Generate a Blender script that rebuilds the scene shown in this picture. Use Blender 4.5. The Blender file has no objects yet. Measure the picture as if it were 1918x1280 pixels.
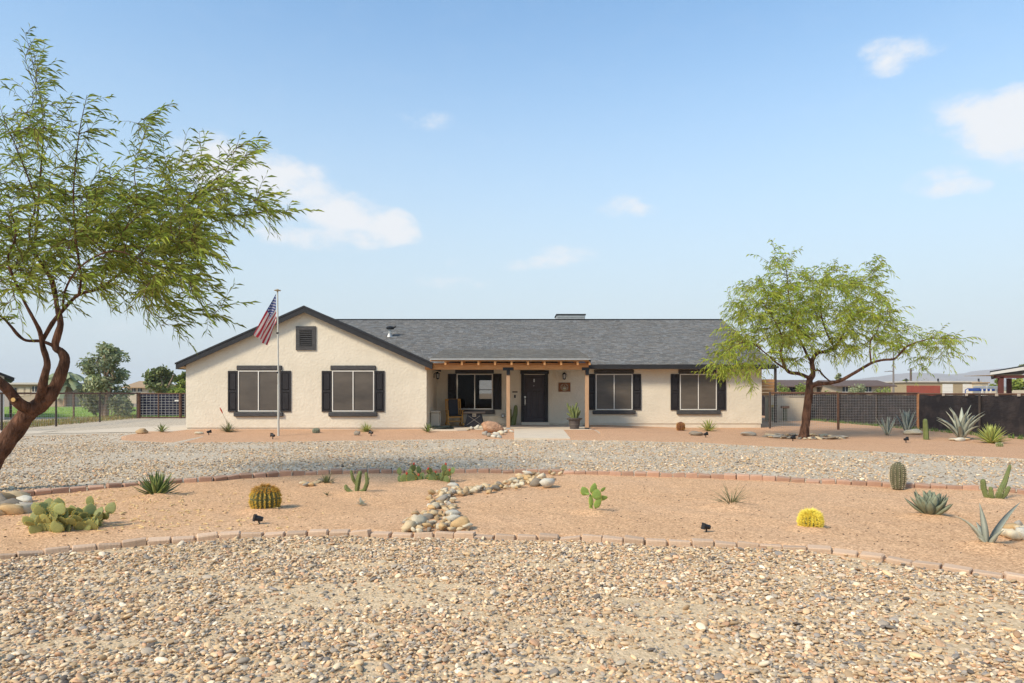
import bpy, bmesh, math, random
import numpy as np
from mathutils import Vector, Matrix, Euler, noise

# ------------------------------------------------------------------ camera, light, sky
R = math.radians
SC = bpy.context.scene
COL = SC.collection
random.seed(7)
rng = np.random.default_rng(7)
F, HX, HY, CH = 1279.0, 959.0, 737.0, 1.48      # focal length in photo pixels, principal column, horizon row, eye height

cam_d = bpy.data.cameras.new('camera'); cam = bpy.data.objects.new('camera', cam_d); COL.objects.link(cam)
cam.location = (0, 0, CH); cam.rotation_euler = (R(90), 0, 0)
cam_d.sensor_width = 36; cam_d.lens = 36 * F / 1918; cam_d.shift_y = (HY - 640) / 1918
cam_d.clip_start = 0.05; cam_d.clip_end = 12000
SC.camera = cam

SUN_EL, SUN_DIR = 40.0, Vector((-0.74, -0.67, 0)).normalized()
sun_d = bpy.data.lights.new('sun', 'SUN'); sun_d.energy = 2.1; sun_d.angle = R(12.0); sun_d.color = (1.0, 0.88, 0.70)
sun = bpy.data.objects.new('sun', sun_d); COL.objects.link(sun)
sv = Vector((SUN_DIR.x * math.cos(R(SUN_EL)), SUN_DIR.y * math.cos(R(SUN_EL)), math.sin(R(SUN_EL))))
sun.rotation_euler = (-sv).to_track_quat('-Z', 'Y').to_euler(); sun.location = (-20, -20, 40)

VS = SC.view_settings
VS.view_transform = 'Standard'; VS.look = 'None'; VS.gamma = 1.0; VS.use_curve_mapping = False
VS.exposure = 1.06

def build_world():
    w = bpy.data.worlds.new('World'); SC.world = w; w.use_nodes = True
    nt = w.node_tree; nt.nodes.clear(); L = nt.links.new
    def N(t, **k):
        n = nt.nodes.new(t)
        for a, b in k.items(): setattr(n, a, b)
        return n
    def M(op, a, b=None, c=None, clamp=False):
        n = N('ShaderNodeMath', operation=op, use_clamp=clamp)
        for i, v in enumerate((a, b, c)):
            if v is None: continue
            if isinstance(v, (int, float)): n.inputs[i].default_value = v
            else: L(v, n.inputs[i])
        return n.outputs[0]
    out = N('ShaderNodeOutputWorld'); bg = N('ShaderNodeBackground'); L(bg.outputs[0], out.inputs[0])
    sky = N('ShaderNodeTexSky', sky_type='NISHITA', sun_disc=False)
    sky.sun_elevation = R(SUN_EL); sky.sun_rotation = math.atan2(SUN_DIR.x, SUN_DIR.y)
    sky.altitude = 0; sky.air_density = 1.0; sky.dust_density = 0.3; sky.ozone_density = 4.0
    tc = N('ShaderNodeTexCoord'); sep = N('ShaderNodeSeparateXYZ'); L(tc.outputs['Generated'], sep.inputs[0])
    az = M('ARCTAN2', sep.outputs[0], sep.outputs[1]); el = M('ARCSINE', sep.outputs[2])
    # noise stretched along the horizon
    cmb = N('ShaderNodeCombineXYZ'); L(M('MULTIPLY', az, 13.0), cmb.inputs[0]); L(M('MULTIPLY', el, 22.0), cmb.inputs[1])
    nz = N('ShaderNodeTexNoise'); L(cmb.outputs[0], nz.inputs['Vector']); nz.inputs['Scale'].default_value = 1.2
    nz.inputs['Detail'].default_value = 8; nz.inputs['Roughness'].default_value = 0.62
    fb = M('SUBTRACT', nz.outputs['Fac'], 0.5)
    blobs = [  # (column, row, half width, half height, strength) of each cloud seen over the house
        (395, 300, 75, 40, 1.0), (470, 312, 75, 38, 1.0), (540, 337, 75, 32, .95), (612, 364, 60, 20, .7), (500, 372, 150, 30, .4),
        (625, 402, 55, 22, .95), (690, 420, 75, 34, 1.05), (742, 428, 42, 30, .8), (600, 452, 120, 17, .75), (560, 428, 95, 26, .42), (775, 448, 40, 14, .4),
        (1690, 104, 76, 24, .62), (1650, 95, 32, 22, .5), (1665, 126, 22, 16, .4), (1780, 215, 48, 30, .5), (1850, 215, 54, 36, .9), (1892, 236, 54, 28, 1.0), (1910, 185, 28, 28, .8), (1885, 265, 65, 22, .5), (1945, 250, 60, 50, .9),
        (1755, 341, 46, 22, 1.0), (1792, 353, 46, 12, .8), (1842, 353, 16, 9, .5), (1060, 482, 60, 20, .75), (990, 496, 60, 13, .6), (1165, 388, 50, 20, .6), (1215, 395, 34, 12, .45),
        (850, 528, 75, 14, .6), (845, 494, 26, 10, .45), (796, 224, 55, 17, .45), (250, 615, 60, 18, .35), (1035, 400, 45, 14, .2)]
    tot = None
    for cx, cy, rx, ry, s in blobs:
        a0 = math.atan((cx - HX) / F); e0 = math.atan((HY - cy) / math.hypot(F, cx - HX))
        da = M('MULTIPLY', M('SUBTRACT', az, a0), F / rx * .78); de = M('MULTIPLY', M('SUBTRACT', el, e0), F / ry * .74)
        # flatter underside: stretch below the centre
        q = M('ADD', M('MULTIPLY', da, da), M('MULTIPLY', de, de))
        b = M('MULTIPLY', M('SUBTRACT', 1.0, q), s * .8, clamp=False)
        b = M('MAXIMUM', b, 0.0)
        tot = b if tot is None else M('ADD', tot, b)
    dens = M('ADD', tot, M('MULTIPLY', fb, 3.1))
    dens = M('MULTIPLY', dens, M('MULTIPLY', tot, 2.5, clamp=True))
    mr = N('ShaderNodeMapRange', interpolation_type='SMOOTHSTEP'); L(dens, mr.inputs[0])
    mr.inputs[1].default_value = -0.02; mr.inputs[2].default_value = 1.3
    # thin veil everywhere, the same kind of sky all the way round
    veil = N('ShaderNodeMapRange', interpolation_type='SMOOTHSTEP'); L(nz.outputs['Fac'], veil.inputs[0])
    veil.inputs[1].default_value = 0.45; veil.inputs[2].default_value = 0.8
    veil.inputs[3].default_value = 0.0; veil.inputs[4].default_value = 0.03
    mx0 = N('ShaderNodeMix', data_type='RGBA'); L(veil.outputs[0], mx0.inputs[0])
    CLOUD = (3.45, 3.55, 3.7, 1)
    mx = N('ShaderNodeMix', data_type='RGBA'); L(M('MULTIPLY', mr.outputs[0], .96), mx.inputs[0]); L(mx0.outputs[2], mx.inputs[6])
    for n_ in (mx0, mx): n_.inputs[7].default_value = CLOUD
    # pale dust haze low over the horizon, all the way round
    hz = N('ShaderNodeMapRange', interpolation_type='SMOOTHSTEP'); L(el, hz.inputs[0])
    hz.inputs[1].default_value = 0.02; hz.inputs[2].default_value = 0.60; hz.inputs[3].default_value = 1.0; hz.inputs[4].default_value = 0.10
    mh = N('ShaderNodeMix', data_type='RGBA'); L(hz.outputs[0], mh.inputs[0]); tn = N('ShaderNodeMix', data_type='RGBA', blend_type='MULTIPLY'); tn.inputs[0].default_value = 1; L(sky.outputs[0], tn.inputs[6]); tn.inputs[7].default_value = (.84, 1.04, 1.01, 1)   # clean dry-desert blue
    L(tn.outputs[2], mh.inputs[6]); mh.inputs[7].default_value = (2.62, 3.00, 3.22, 1); L(mh.outputs[2], mx0.inputs[6])
    L(mx.outputs[2], bg.inputs[0]); bg.inputs[1].default_value = 0.124
build_world()

# ------------------------------------------------------------------ place helpers
def ss(a, b, x):
    t = min(1.0, max(0.0, (x - a) / (b - a))); return t * t * (3 - 2 * t)
def gz(x, y):
    """height of the natural ground: a low pad under the house"""
    return 0.12 * ss(20.8, 25.0, y) * (1 - ss(3.5, 7.5, x)) * ss(-17, -12.5, x)
def G(px, py):
    """ground point seen at photo pixel (px, py)"""
    z = 0.0
    for _ in range(8):
        y = (CH - z) * F / (py - HY); x = (px - HX) / F * y; z = gz(x, y)
    return Vector((x, y, z))
def P(px, py, y):
    """point seen at photo pixel (px, py) at distance y"""
    return Vector(((px - HX) / F * y, y, CH + (HY - py) / F * y))

# ------------------------------------------------------------------ materials
MATS = {}
def mat(name, c1, c2=None, scale=8.0, rough=0.8, bump=0.0, bscale=None, rand=0.0, detail=4, attr=None, inst=False, metal=0.0, stretch=None, spec=0.3, trans=0.0, bdist=0.01, speck=None, big=None):
    if name in MATS: return MATS[name]
    m = bpy.data.materials.new(name); m.use_nodes = True; MATS[name] = m
    nt = m.node_tree; L = nt.links.new; bs = nt.nodes['Principled BSDF']
    def N(t, **k):
        n = nt.nodes.new(t)
        for a, b in k.items(): setattr(n, a, b)
        return n
    bs.inputs['Roughness'].default_value = rough; bs.inputs['Metallic'].default_value = metal
    bs.inputs['Specular IOR Level'].default_value = spec
    c2 = c2 or tuple(min(1, v * 0.78) for v in c1)
    tc = N('ShaderNodeTexCoord'); vec = tc.outputs['Object']
    if stretch:
        mp = N('ShaderNodeMapping'); mp.inputs['Scale'].default_value = stretch; L(vec, mp.inputs[0]); vec = mp.outputs[0]
    nz = N('ShaderNodeTexNoise'); nz.inputs['Scale'].default_value = scale; nz.inputs['Detail'].default_value = detail; nz.inputs['Roughness'].default_value = .6; L(vec, nz.inputs['Vector'])
    mr = N('ShaderNodeMapRange'); L(nz.outputs['Fac'], mr.inputs[0]); mr.inputs[1].default_value = .3; mr.inputs[2].default_value = .7
    mix = N('ShaderNodeMix', data_type='RGBA'); L(mr.outputs[0], mix.inputs[0])
    mix.inputs[6].default_value = (*c1, 1); mix.inputs[7].default_value = (*c2, 1)
    col = mix.outputs[2]
    if attr:
        at = N('ShaderNodeAttribute', attribute_name=attr, attribute_type='INSTANCER' if inst else 'GEOMETRY')
        mm = N('ShaderNodeMix', data_type='RGBA', blend_type='MULTIPLY'); mm.inputs[0].default_value = 1; L(col, mm.inputs[6]); L(at.outputs['Color'], mm.inputs[7]); col = mm.outputs[2]
    if big:   # (colour, noise scale, low, high): broad worn or dusty patches
        n2 = N('ShaderNodeTexNoise'); n2.inputs['Scale'].default_value = big[1]; n2.inputs['Detail'].default_value = 5; L(tc.outputs['Object'], n2.inputs['Vector'])
        r2 = N('ShaderNodeMapRange'); L(n2.outputs['Fac'], r2.inputs[0]); r2.inputs[1].default_value = big[2]; r2.inputs[2].default_value = big[3]
        mb = N('ShaderNodeMix', data_type='RGBA'); L(r2.outputs[0], mb.inputs[0]); L(col, mb.inputs[6]); mb.inputs[7].default_value = (*big[0], 1); col = mb.outputs[2]
    if speck:  # (scale, light colour, dark colour, amount): single grains
        vo = N('ShaderNodeTexVoronoi'); vo.inputs['Scale'].default_value = speck[0]; L(tc.outputs['Object'], vo.inputs['Vector'])
        hs = N('ShaderNodeSeparateColor'); L(vo.outputs['Color'], hs.inputs[0])
        cr = N('ShaderNodeValToRGB'); L(hs.outputs[0], cr.inputs[0])
        cr.color_ramp.elements[0].color = (*speck[2], 1); cr.color_ramp.elements[1].color = (*speck[1], 1)
        ms = N('ShaderNodeMix', data_type='RGBA'); ms.inputs[0].default_value = speck[3]; L(col, ms.inputs[6]); L(cr.outputs[0], ms.inputs[7]); col = ms.outputs[2]
    if rand:
        oi = N('ShaderNodeObjectInfo'); hv = N('ShaderNodeHueSaturation'); L(col, hv.inputs['Color'])
        r3 = N('ShaderNodeMapRange'); L(oi.outputs['Random'], r3.inputs[0]); r3.inputs[3].default_value = 1 - rand; r3.inputs[4].default_value = 1 + rand; L(r3.outputs[0], hv.inputs['Value']); col = hv.outputs[0]
    L(col, bs.inputs['Base Color'])
    if bump:
        n3 = N('ShaderNodeTexNoise'); n3.inputs['Scale'].default_value = bscale or scale * 3; n3.inputs['Detail'].default_value = 6; L(vec, n3.inputs['Vector'])
        bp = N('ShaderNodeBump'); bp.inputs['Strength'].default_value = bump; bp.inputs['Distance'].default_value = bdist; L(n3.outputs['Fac'], bp.inputs['Height']); L(bp.outputs[0], bs.inputs['Normal'])
    if trans:
        tb = N('ShaderNodeBsdfTranslucent'); L(col, tb.inputs['Color']); sh = N('ShaderNodeMixShader'); sh.inputs[0].default_value = trans
        L(bs.outputs[0], sh.inputs[1]); L(tb.outputs[0], sh.inputs[2]); L(sh.outputs[0], nt.nodes['Material Output'].inputs[0])
    return m

# ------------------------------------------------------------------ mesh builder and scene-tree helpers
ORG = {}
def org(o): return ORG.get(o.name, Vector((0, 0, 0))) if o else Vector((0, 0, 0))
class MB:
    def __init__(s): s.v = []; s.f = []; s.c = []
    def add(s, vs, fs, col=None):
        b = len(s.v); s.v += [tuple(v) for v in vs]; s.f += [tuple(i + b for i in f) for f in fs]
        if col is not None: s.c += [col] * len(vs)
        return s
    def box(s, x0, x1, y0, y1, z0, z1, mtx=None, col=None):
        vs = [Vector((x, y, z)) for z in (z0, z1) for y in (y0, y1) for x in (x0, x1)]
        if mtx is not None: vs = [mtx @ v for v in vs]
        return s.add(vs, [(0, 2, 3, 1), (4, 5, 7, 6), (0, 1, 5, 4), (1, 3, 7, 5), (3, 2, 6, 7), (2, 0, 4, 6)], col)
    def cbox(s, x0, x1, y0, y1, z0, z1, b=0.01):
        """box with chamfered edges"""
        bm = bmesh.new(); bmesh.ops.create_cube(bm, size=1)
        for v in bm.verts: v.co = Vector((x0 + (v.co.x + .5) * (x1 - x0), y0 + (v.co.y + .5) * (y1 - y0), z0 + (v.co.z + .5) * (z1 - z0)))
        bmesh.ops.bevel(bm, geom=bm.edges[:], offset=b, segments=1, affect='EDGES'); bm.verts.index_update()
        s.add([v.co for v in bm.verts], [[v.index for v in f.verts] for f in bm.faces]); bm.free(); return s
    def prism(s, poly, d):
        """closed polygon of 3D points swept along vector d"""
        n = len(poly); d = Vector(d); a = [Vector(p) for p in poly]
        return s.add(a + [p + d for p in a], [tuple(range(n))[::-1], tuple(range(n, 2 * n))] + [(i, (i + 1) % n, n + (i + 1) % n, n + i) for i in range(n)])
    def tube(s, pts, rad, n=6, cap=True, col=None):
        pts = [Vector(p) for p in pts]; m = len(pts)
        if not hasattr(rad, '__len__'): rad = [rad] * m
        vs = []; up = None
        for i, p in enumerate(pts):
            t = (pts[min(i + 1, m - 1)] - pts[max(i - 1, 0)])
            if t.length < 1e-9: t = Vector((0, 0, 1))
            t.normalize()
            if up is None:
                up = t.orthogonal().normalized()
            up = (up - t * up.dot(t))
            up = up.normalized() if up.length > 1e-6 else t.orthogonal().normalized()
            b = t.cross(up)
            for k in range(n):
                a = 2 * math.pi * k / n; vs.append(p + (up * math.cos(a) + b * math.sin(a)) * rad[i])
        fs = [(i * n + k, i * n + (k + 1) % n, (i + 1) * n + (k + 1) % n, (i + 1) * n + k) for i in range(m - 1) for k in range(n)]
        if cap: fs += [tuple(range(n))[::-1], tuple(range((m - 1) * n, m * n))]
        return s.add(vs, fs, col)
    def lathe(s, prof, n=24, c=(0, 0, 0), rib=None, cap=True):
        """profile of (radius, z) turned about z; rib=(count, depth) adds vertical ribs"""
        vs = []; m = len(prof); c = Vector(c)
        for r, z in prof:
            for k in range(n):
                a = 2 * math.pi * k / n; q = r
                if rib: q = r * (1 - rib[1] * (1 - abs(math.cos(a * rib[0] / 2)) ** .8))
                vs.append(c + Vector((q * math.cos(a), q * math.sin(a), z)))
        fs = [(i * n + k, i * n + (k + 1) % n, (i + 1) * n + (k + 1) % n, (i + 1) * n + k) for i in range(m - 1) for k in range(n)]
        if cap: fs += [tuple(range(n))[::-1], tuple(range((m - 1) * n, m * n))]
        return s.add(vs, fs)
    def mesh(s, name, m, origin=Vector((0, 0, 0)), smooth=False):
        me = bpy.data.meshes.new(name); me.from_pydata([tuple(Vector(v) - origin) for v in s.v], [], s.f)
        if s.c:
            at = me.color_attributes.new('col', 'FLOAT_COLOR', 'POINT'); at.data.foreach_set('color', np.array([(*c, 1.0) for c in s.c], dtype=np.float32).ravel())
        if m: me.materials.append(m)
        if smooth: me.polygons.foreach_set('use_smooth', [True] * len(me.polygons))
        me.update(); return me
    def build(s, name, m, parent=None, smooth=False, label=None, kind=None, fix=True):
        o0 = org(parent); me = s.mesh(name, m, o0, smooth)
        if fix:
            bm = bmesh.new(); bm.from_mesh(me); bmesh.ops.recalc_face_normals(bm, faces=bm.faces[:]); bm.to_mesh(me); bm.free()
        return link(name, me, parent, o0, label=label, kind=kind)
def link(name, me, parent=None, o0=None, loc=None, rot=None, scl=None, label=None, kind=None):
    o = bpy.data.objects.new(name, me); COL.objects.link(o)
    if parent: o.parent = parent
    if loc is not None: o.location = loc
    if rot is not None: o.rotation_euler = rot
    if scl is not None: o.scale = scl
    ORG[o.name] = o0.copy() if o0 is not None else Vector((0, 0, 0))
    if label: o['label'] = label
    if kind: o['kind'] = kind
    return o
def tag(o, label, cat, group=None):
    o['label'] = label; o['category'] = cat
    if group: o['group'] = group
    return o
def thing(name, label, cat, loc=(0, 0, 0), group=None, rotz=0):
    o = bpy.data.objects.new(name, None); COL.objects.link(o); o.location = loc; o.rotation_euler = (0, 0, rotz); o.empty_display_size = .1
    ORG[o.name] = Vector(loc)
    return tag(o, label, cat, group)
def local_thing(name, label, cat, group=None):
    return thing(name, label, cat, (0, 0, 0), group)
def copy_tree(o, parent=None):
    c = o.copy(); COL.objects.link(c); c.parent = parent
    if parent: c.matrix_parent_inverse = o.matrix_parent_inverse.copy()
    for ch in list(o.children): copy_tree(ch, c)
    return c
def place(o, loc, rotz=0, scale=1.0, label=None):
    o.location = loc; o.rotation_euler = (0, 0, rotz); o.scale = (scale,) * 3
    if label: o['label'] = label
    return o
def structure(o): o['kind'] = 'structure'; return o

# ------------------------------------------------------------------ ground materials
M_DIRT = mat('dry_dirt', (.40, .31, .22), (.30, .235, .165), .35, .95, .5, 9, speck=(60, (.5, .42, .33), (.22, .17, .12), .35), spec=.06)
M_GRAVEL = mat('grey_gravel', (.58, .47, .33), (.47, .385, .275), .8, .95, .7, 40, speck=(26, (.80, .66, .49), (.30, .25, .19), .7), bdist=.03, spec=.06)
M_GRAVEL_NEAR = mat('dusty_gravel_base', (.68, .495, .29), (.56, .405, .235), 1.5, .95, .6, 60, speck=(45, (.84, .64, .42), (.42, .31, .19), .55), bdist=.02, spec=.06)
M_SAND = mat('pink_decomposed_granite', (.70, .405, .212), (.585, .335, .175), 1.3, .95, 1.0, 60, speck=(58, (.92, .59, .335), (.33, .18, .095), .65), bdist=.015, big=((.70, .45, .28), .5, .45, .75), spec=.06)
M_SANDY = mat('pink_yard_sand', (.63, .365, .20), (.52, .295, .16), 1.3, .95, 1.0, 60, speck=(58, (.78, .49, .31), (.30, .16, .09), .55), bdist=.012, big=((.58, .35, .20), .4, .45, .75), spec=.06)
M_CONC = mat('pale_concrete', (.70, .575, .42), (.62, .51, .375), 2, .9, .2, 60, speck=(70, (.6, .52, .43), (.40, .35, .28), .25), spec=.06)
M_GRASS = mat('lawn_green', (.27, .36, .08), (.21, .29, .065), 3, .9, .6, 40, spec=.06)

# ------------------------------------------------------------------ ground sheets
def interp(pts, x):
    if x <= pts[0][0]: return pts[0][1]
    for (a, b), (c, d) in zip(pts, pts[1:]):
        if x <= c: return b + (d - b) * (x - a) / (c - a)
    return pts[-1][1]
def curve(pix, left=(), right=()):
    return list(left) + [(v.x, v.y) for v in (G(*p) for p in pix)] + list(right)
def band(name, x0, x1, near, far, nx, ny, m, off, hfun=None, smooth=True, kind='structure'):
    mb = MB(); xs = np.linspace(x0, x1, nx + 1)
    for x in xs:
        a = near(x) if callable(near) else near; b = far(x) if callable(far) else far
        for j in range(ny + 1):
            y = a + (b - a) * j / ny; mb.v.append((x, y, gz(x, y) + off + (hfun(x, y) if hfun else 0)))
    n = ny + 1
    mb.f = [(i * n + j, (i + 1) * n + j, (i + 1) * n + j + 1, i * n + j + 1) for i in range(nx) for j in range(ny)]
    return mb.build(name, m, smooth=smooth, kind=kind, fix=False)

FRONT = curve([(0, 1049), (66, 1040.5), (115, 1035.5), (163, 1030.5), (205, 1027.5), (250, 1022), (295, 1018), (337, 1015.5), (378, 1012), (420, 1008.5), (495, 1006), (568, 1004), (640, 1003), (675, 1003.5), (710, 1005), (745, 1006), (780, 1006), (820, 1006), (855, 1007), (890, 1008.5), (925, 1010), (960, 1010.5), (995, 1011), (1065, 1012.5), (1100, 1014), (1140, 1016), (1180, 1018), (1215, 1020), (1250, 1021), (1290, 1022), (1325, 1022.5), (1360, 1024), (1400, 1026.5), (1440, 1028), (1480, 1031), (1525, 1034), (1570, 1038), (1615, 1044), (1660, 1051.5), (1710, 1060), (1760, 1067.5), (1810, 1075), (1860, 1082), (1918, 1090)], [(-8.6, 7.0), (-7.6, 6.0), (-5.9, 5.75)], [(5.2, 5.3), (6.2, 5.6), (7.2, 6.3), (8.0, 7.4), (8.4, 8.6)])
BACK = curve([(0, 941), (20, 936), (115, 927), (200, 920.5), (248, 916), (333, 909), (400, 905.5), (447, 901), (513, 896), (578, 892.5), (651, 891), (740, 890), (890, 890), (970, 890), (1060, 892), (1160, 894.5), (1260, 896.5), (1360, 900), (1450, 905.5), (1560, 911.5), (1640, 915), (1700, 918), (1800, 922), (1860, 926), (1918, 930)], [(-11, 7.2), (-9, 8.6)], [(8.3, 9.3), (10, 8.4)])
EDGE = curve([(230, 826), (300, 830), (460, 829), (700, 826), (850, 824), (960, 824), (1070, 825), (1200, 828), (1300, 830), (1400, 836), (1500, 841), (1600, 846), (1750, 853), (1918, 862)], [], [(16, 13.5), (22, 11)])
def yf(x): return interp(FRONT, x)
def yb(x): return interp(BACK, x)
def ye(x):
    return interp(EDGE, x) + .12 * noise.noise(Vector((x * 1.1, 3.3, 0))) + .05 * noise.noise(Vector((x * 4, 1.3, 0)))

# one sheet to the horizon
mb = MB(); gx = [-3000, -1000, -300, -120, -60, -40, -25, -17, -15, -13, -11, -8, -4, 0, 3, 4, 5, 6, 7, 8, 12, 20, 30, 45, 80, 200, 800, 3000]
gy = [-40, -10, 0, 5, 10, 15, 20.8, 21.5, 22.2, 22.9, 23.6, 24.3, 25, 27, 30, 36, 45, 60, 90, 150, 300, 800, 2000, 4200]
for x in gx:
    for y in gy: mb.v.append((x, y, gz(x, y) - .05))
n = len(gy); mb.f = [(i * n + j, (i + 1) * n + j, (i + 1) * n + j + 1, i * n + j + 1) for i in range(len(gx) - 1) for j in range(n - 1)]
mb.build('ground', M_DIRT, kind='structure', fix=False)
band('gravel_driveway', -34, 22, lambda x: yb(x) + .04 if -11 < x < 10 else 7.0, lambda x: 44 if x < -10 else 34, 130, 80, M_GRAVEL, .0)
band('front_gravel', -9, 9, 1.0, lambda x: yf(x) + .03, 120, 60, M_GRAVEL_NEAR, .0, lambda x, y: .012 * noise.noise(Vector((x * .9, y * .9, 5))))
MOUNDS = []
for px, py, r, h in [(118, 990, .6, .03), (294, 936, .4, .04), (497, 962, .35, .035), (668, 930, .35, .03), (795, 908, .5, .05), (1112, 965, .3, .035), (1370, 955, .45, .05), (1518, 999, .3, .035), (1743, 974, .4, .04), (1863, 944, .35, .03), (1848, 1030, .35, .04), (612, 911, .4, .03)]:
    v = G(px, py); MOUNDS.append((v.x, v.y, r, h))
def bed_h(x, y):
    h = .035 + .024 * noise.noise(Vector((x * .8, y * .8, 2))) + .014 * noise.noise(Vector((x * 3.2, y * 3.2, 2))) + .008 * noise.noise(Vector((x * 8, y * 8, 2)))
    h *= ss(0, .5, 8.4 - x) * ss(0, .5, x + 8.6) * ss(.0, .09, y - yf(x))
    for mx, my, r, hh in MOUNDS:
        d = math.hypot(x - mx, y - my)
        if d < 2.2 * r: h += hh * math.exp(-(d / r) ** 2 * 2.2) - hh * .35 * math.exp(-((d - r) / (r * .35)) ** 2)
    return h
band('planting_bed', -8.6, 8.4, lambda x: yf(x) - .02, lambda x: yb(x) - .02, 240, 100, M_SAND, .0, bed_h)
def house_bed_h(x, y): return -.035 * (1 - ss(0, .35, y - hb_near(x))) + .002 + .012 * noise.noise(Vector((x * .7, y * .7, 8))) + .005 * noise.noise(Vector((x * 5, y * 5, 8)))
def hb_near(x): return ye(x) if x > -12.2 else ye(-12.2) + (-12.2 - x) * 1.6
band('sand_yard', -12.9, 24, hb_near, lambda x: (24.2 if x < -12 else 27.5) if x < 3 else 46, 260, 36, M_SANDY, .02, house_bed_h)
c0 = [G(*p) for p in ((62, 812.5), (110, 807.5), (250, 801), (352, 796.5))]; c1 = [G(*p) for p in ((62, 813.5), (110, 812), (250, 810.5), (352, 809))]
mb = MB(); k = 24; NEARP = [(v.x, v.y) for v in sorted(c1, key=lambda v: v.x)]; FARP = [(v.x, v.y) for v in sorted(c0, key=lambda v: v.x)]
band('concrete_drive', -21, -12.05, lambda x: interp(NEARP, x), lambda x: interp(FARP, x), 40, 6, M_CONC, .012)
band('lawn', -80, -17.5, 42, 74, 30, 16, M_GRASS, .012)
# ------------------------------------------------------------------ the house
M_STUCCO = mat('cream_stucco', (.70, .62, .49), (.635, .56, .44), 2.2, .92, .6, 12, bdist=.03, big=((.60, .525, .405), .7, .5, .85))
M_FOUND = mat('foundation_cream', (.68, .60, .47), (.60, .52, .41), 3, .9, .2, 30)
M_TRIM = mat('charcoal_trim', (.026, .025, .027), (.018, .018, .020), 5, .6, .2, 30)
M_WTRIM = mat('weathered_grey_timber', (.085, .08, .078), (.035, .034, .035), 6, .75, .5, 20, stretch=(1, 6, 6))
M_SHUT = mat('shutter_charcoal', (.022, .019, .020), (.016, .014, .015), 4, .55, .15, 30)
M_WHITE = mat('white_vinyl', (.70, .66, .59), (.66, .62, .55), 3, .5)
M_SCREEN = mat('sun_screen_mesh', (.118, .095, .073), (.058, .048, .039), 1.1, .38, .0, spec=.5, stretch=(.6, 1, 1.6))
M_WOOD = mat('honey_timber', (.58, .30, .12), (.40, .19, .07), 5, .7, .4, 25, stretch=(.6, 6, 6))
M_POSTW = mat('post_timber', (.50, .31, .18), (.38, .225, .125), 5, .75, .4, 25, stretch=(6, 6, .6))
M_BLACK = mat('black_metal', (.018, .018, .020), (.012, .012, .014), 8, .45, .1)
M_SHING = mat('grey_shingle', (.225, .215, .20), (.165, .158, .148), 14, .95, .8, 160, attr='col', bdist=.006)
M_GALV = mat('galvanised_metal', (.50, .49, .46), (.40, .39, .37), 6, .45, .1, metal=.6)
M_DOOR = mat('plum_charcoal_door', (.052, .043, .048), (.044, .036, .041), 3, .5, .1)
M_DARKIN = mat('dark_interior', (.022, .014, .012), (.016, .011, .01), 2, .9)
M_BRASS = mat('brushed_steel', (.70, .68, .62), (.6, .58, .54), 8, .3, metal=.8)
M_RUST = mat('rusted_steel', (.26, .105, .04), (.15, .06, .028), 9, .85, .4, 50)
def glass_mat():
    m = bpy.data.materials.new('window_glass'); m.use_nodes = True; nt = m.node_tree; nt.nodes.clear(); L = nt.links.new
    o = nt.nodes.new('ShaderNodeOutputMaterial'); t = nt.nodes.new('ShaderNodeBsdfTransparent'); t.inputs[0].default_value = (.60, .56, .52, 1)
    g = nt.nodes.new('ShaderNodeBsdfGlossy'); g.inputs['Roughness'].default_value = .02; g.inputs[0].default_value = (.22, .20, .19, 1); fr = nt.nodes.new('ShaderNodeFresnel'); fr.inputs[0].default_value = 1.45
    x = nt.nodes.new('ShaderNodeMixShader'); L(fr.outputs[0], x.inputs[0]); L(t.outputs[0], x.inputs[1]); L(g.outputs[0], x.inputs[2]); L(x.outputs[0], o.inputs[0]); return m
M_GLASS = glass_mat()
def lamp_glass():
    m = mat('lantern_glass', (.45, .45, .42), (.4, .4, .38), 3, .15, spec=.6); return m
M_LGLASS = lamp_glass()

Y1, Y2, YB = 25.4, 28.9, 42.3            # front wing wall, main wall, rear wall
XL, XW, XR = -12.13, -3.18, 10.57        # left wall, wing's right wall, right end wall
SL = 0.369; EZ, EY = 2.66, 28.4; RY, RZ = 35.5, 5.28   # main roof slope, eave, ridge
GX, GZ, GS = -7.66, 4.66, 0.445          # front gable ridge and slope
house = thing('house', 'single storey cream stucco house with grey shingle roof and charcoal shutters', 'house', (-.8, 30, 0))
def gable_z(x): return GZ - GS * abs(x - GX)
WB = .20
# front wing: gable wall
MB().prism([(XL, Y1, WB), (XW, Y1, WB), (XW, Y1, gable_z(XW) - .12), (GX, Y1, GZ - .12), (XL, Y1, gable_z(XL) - .12)], (0, .2, 0)).build('wall', M_STUCCO, house)
MB().box(XW - .2, XW, Y1 + .2, Y2 + .2, WB, 2.60).build('wall', M_STUCCO, house)
MB().box(XL, XL + .2, Y1 + .2, YB - .2, WB, 2.55).build('wall', M_STUCCO, house)
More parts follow.
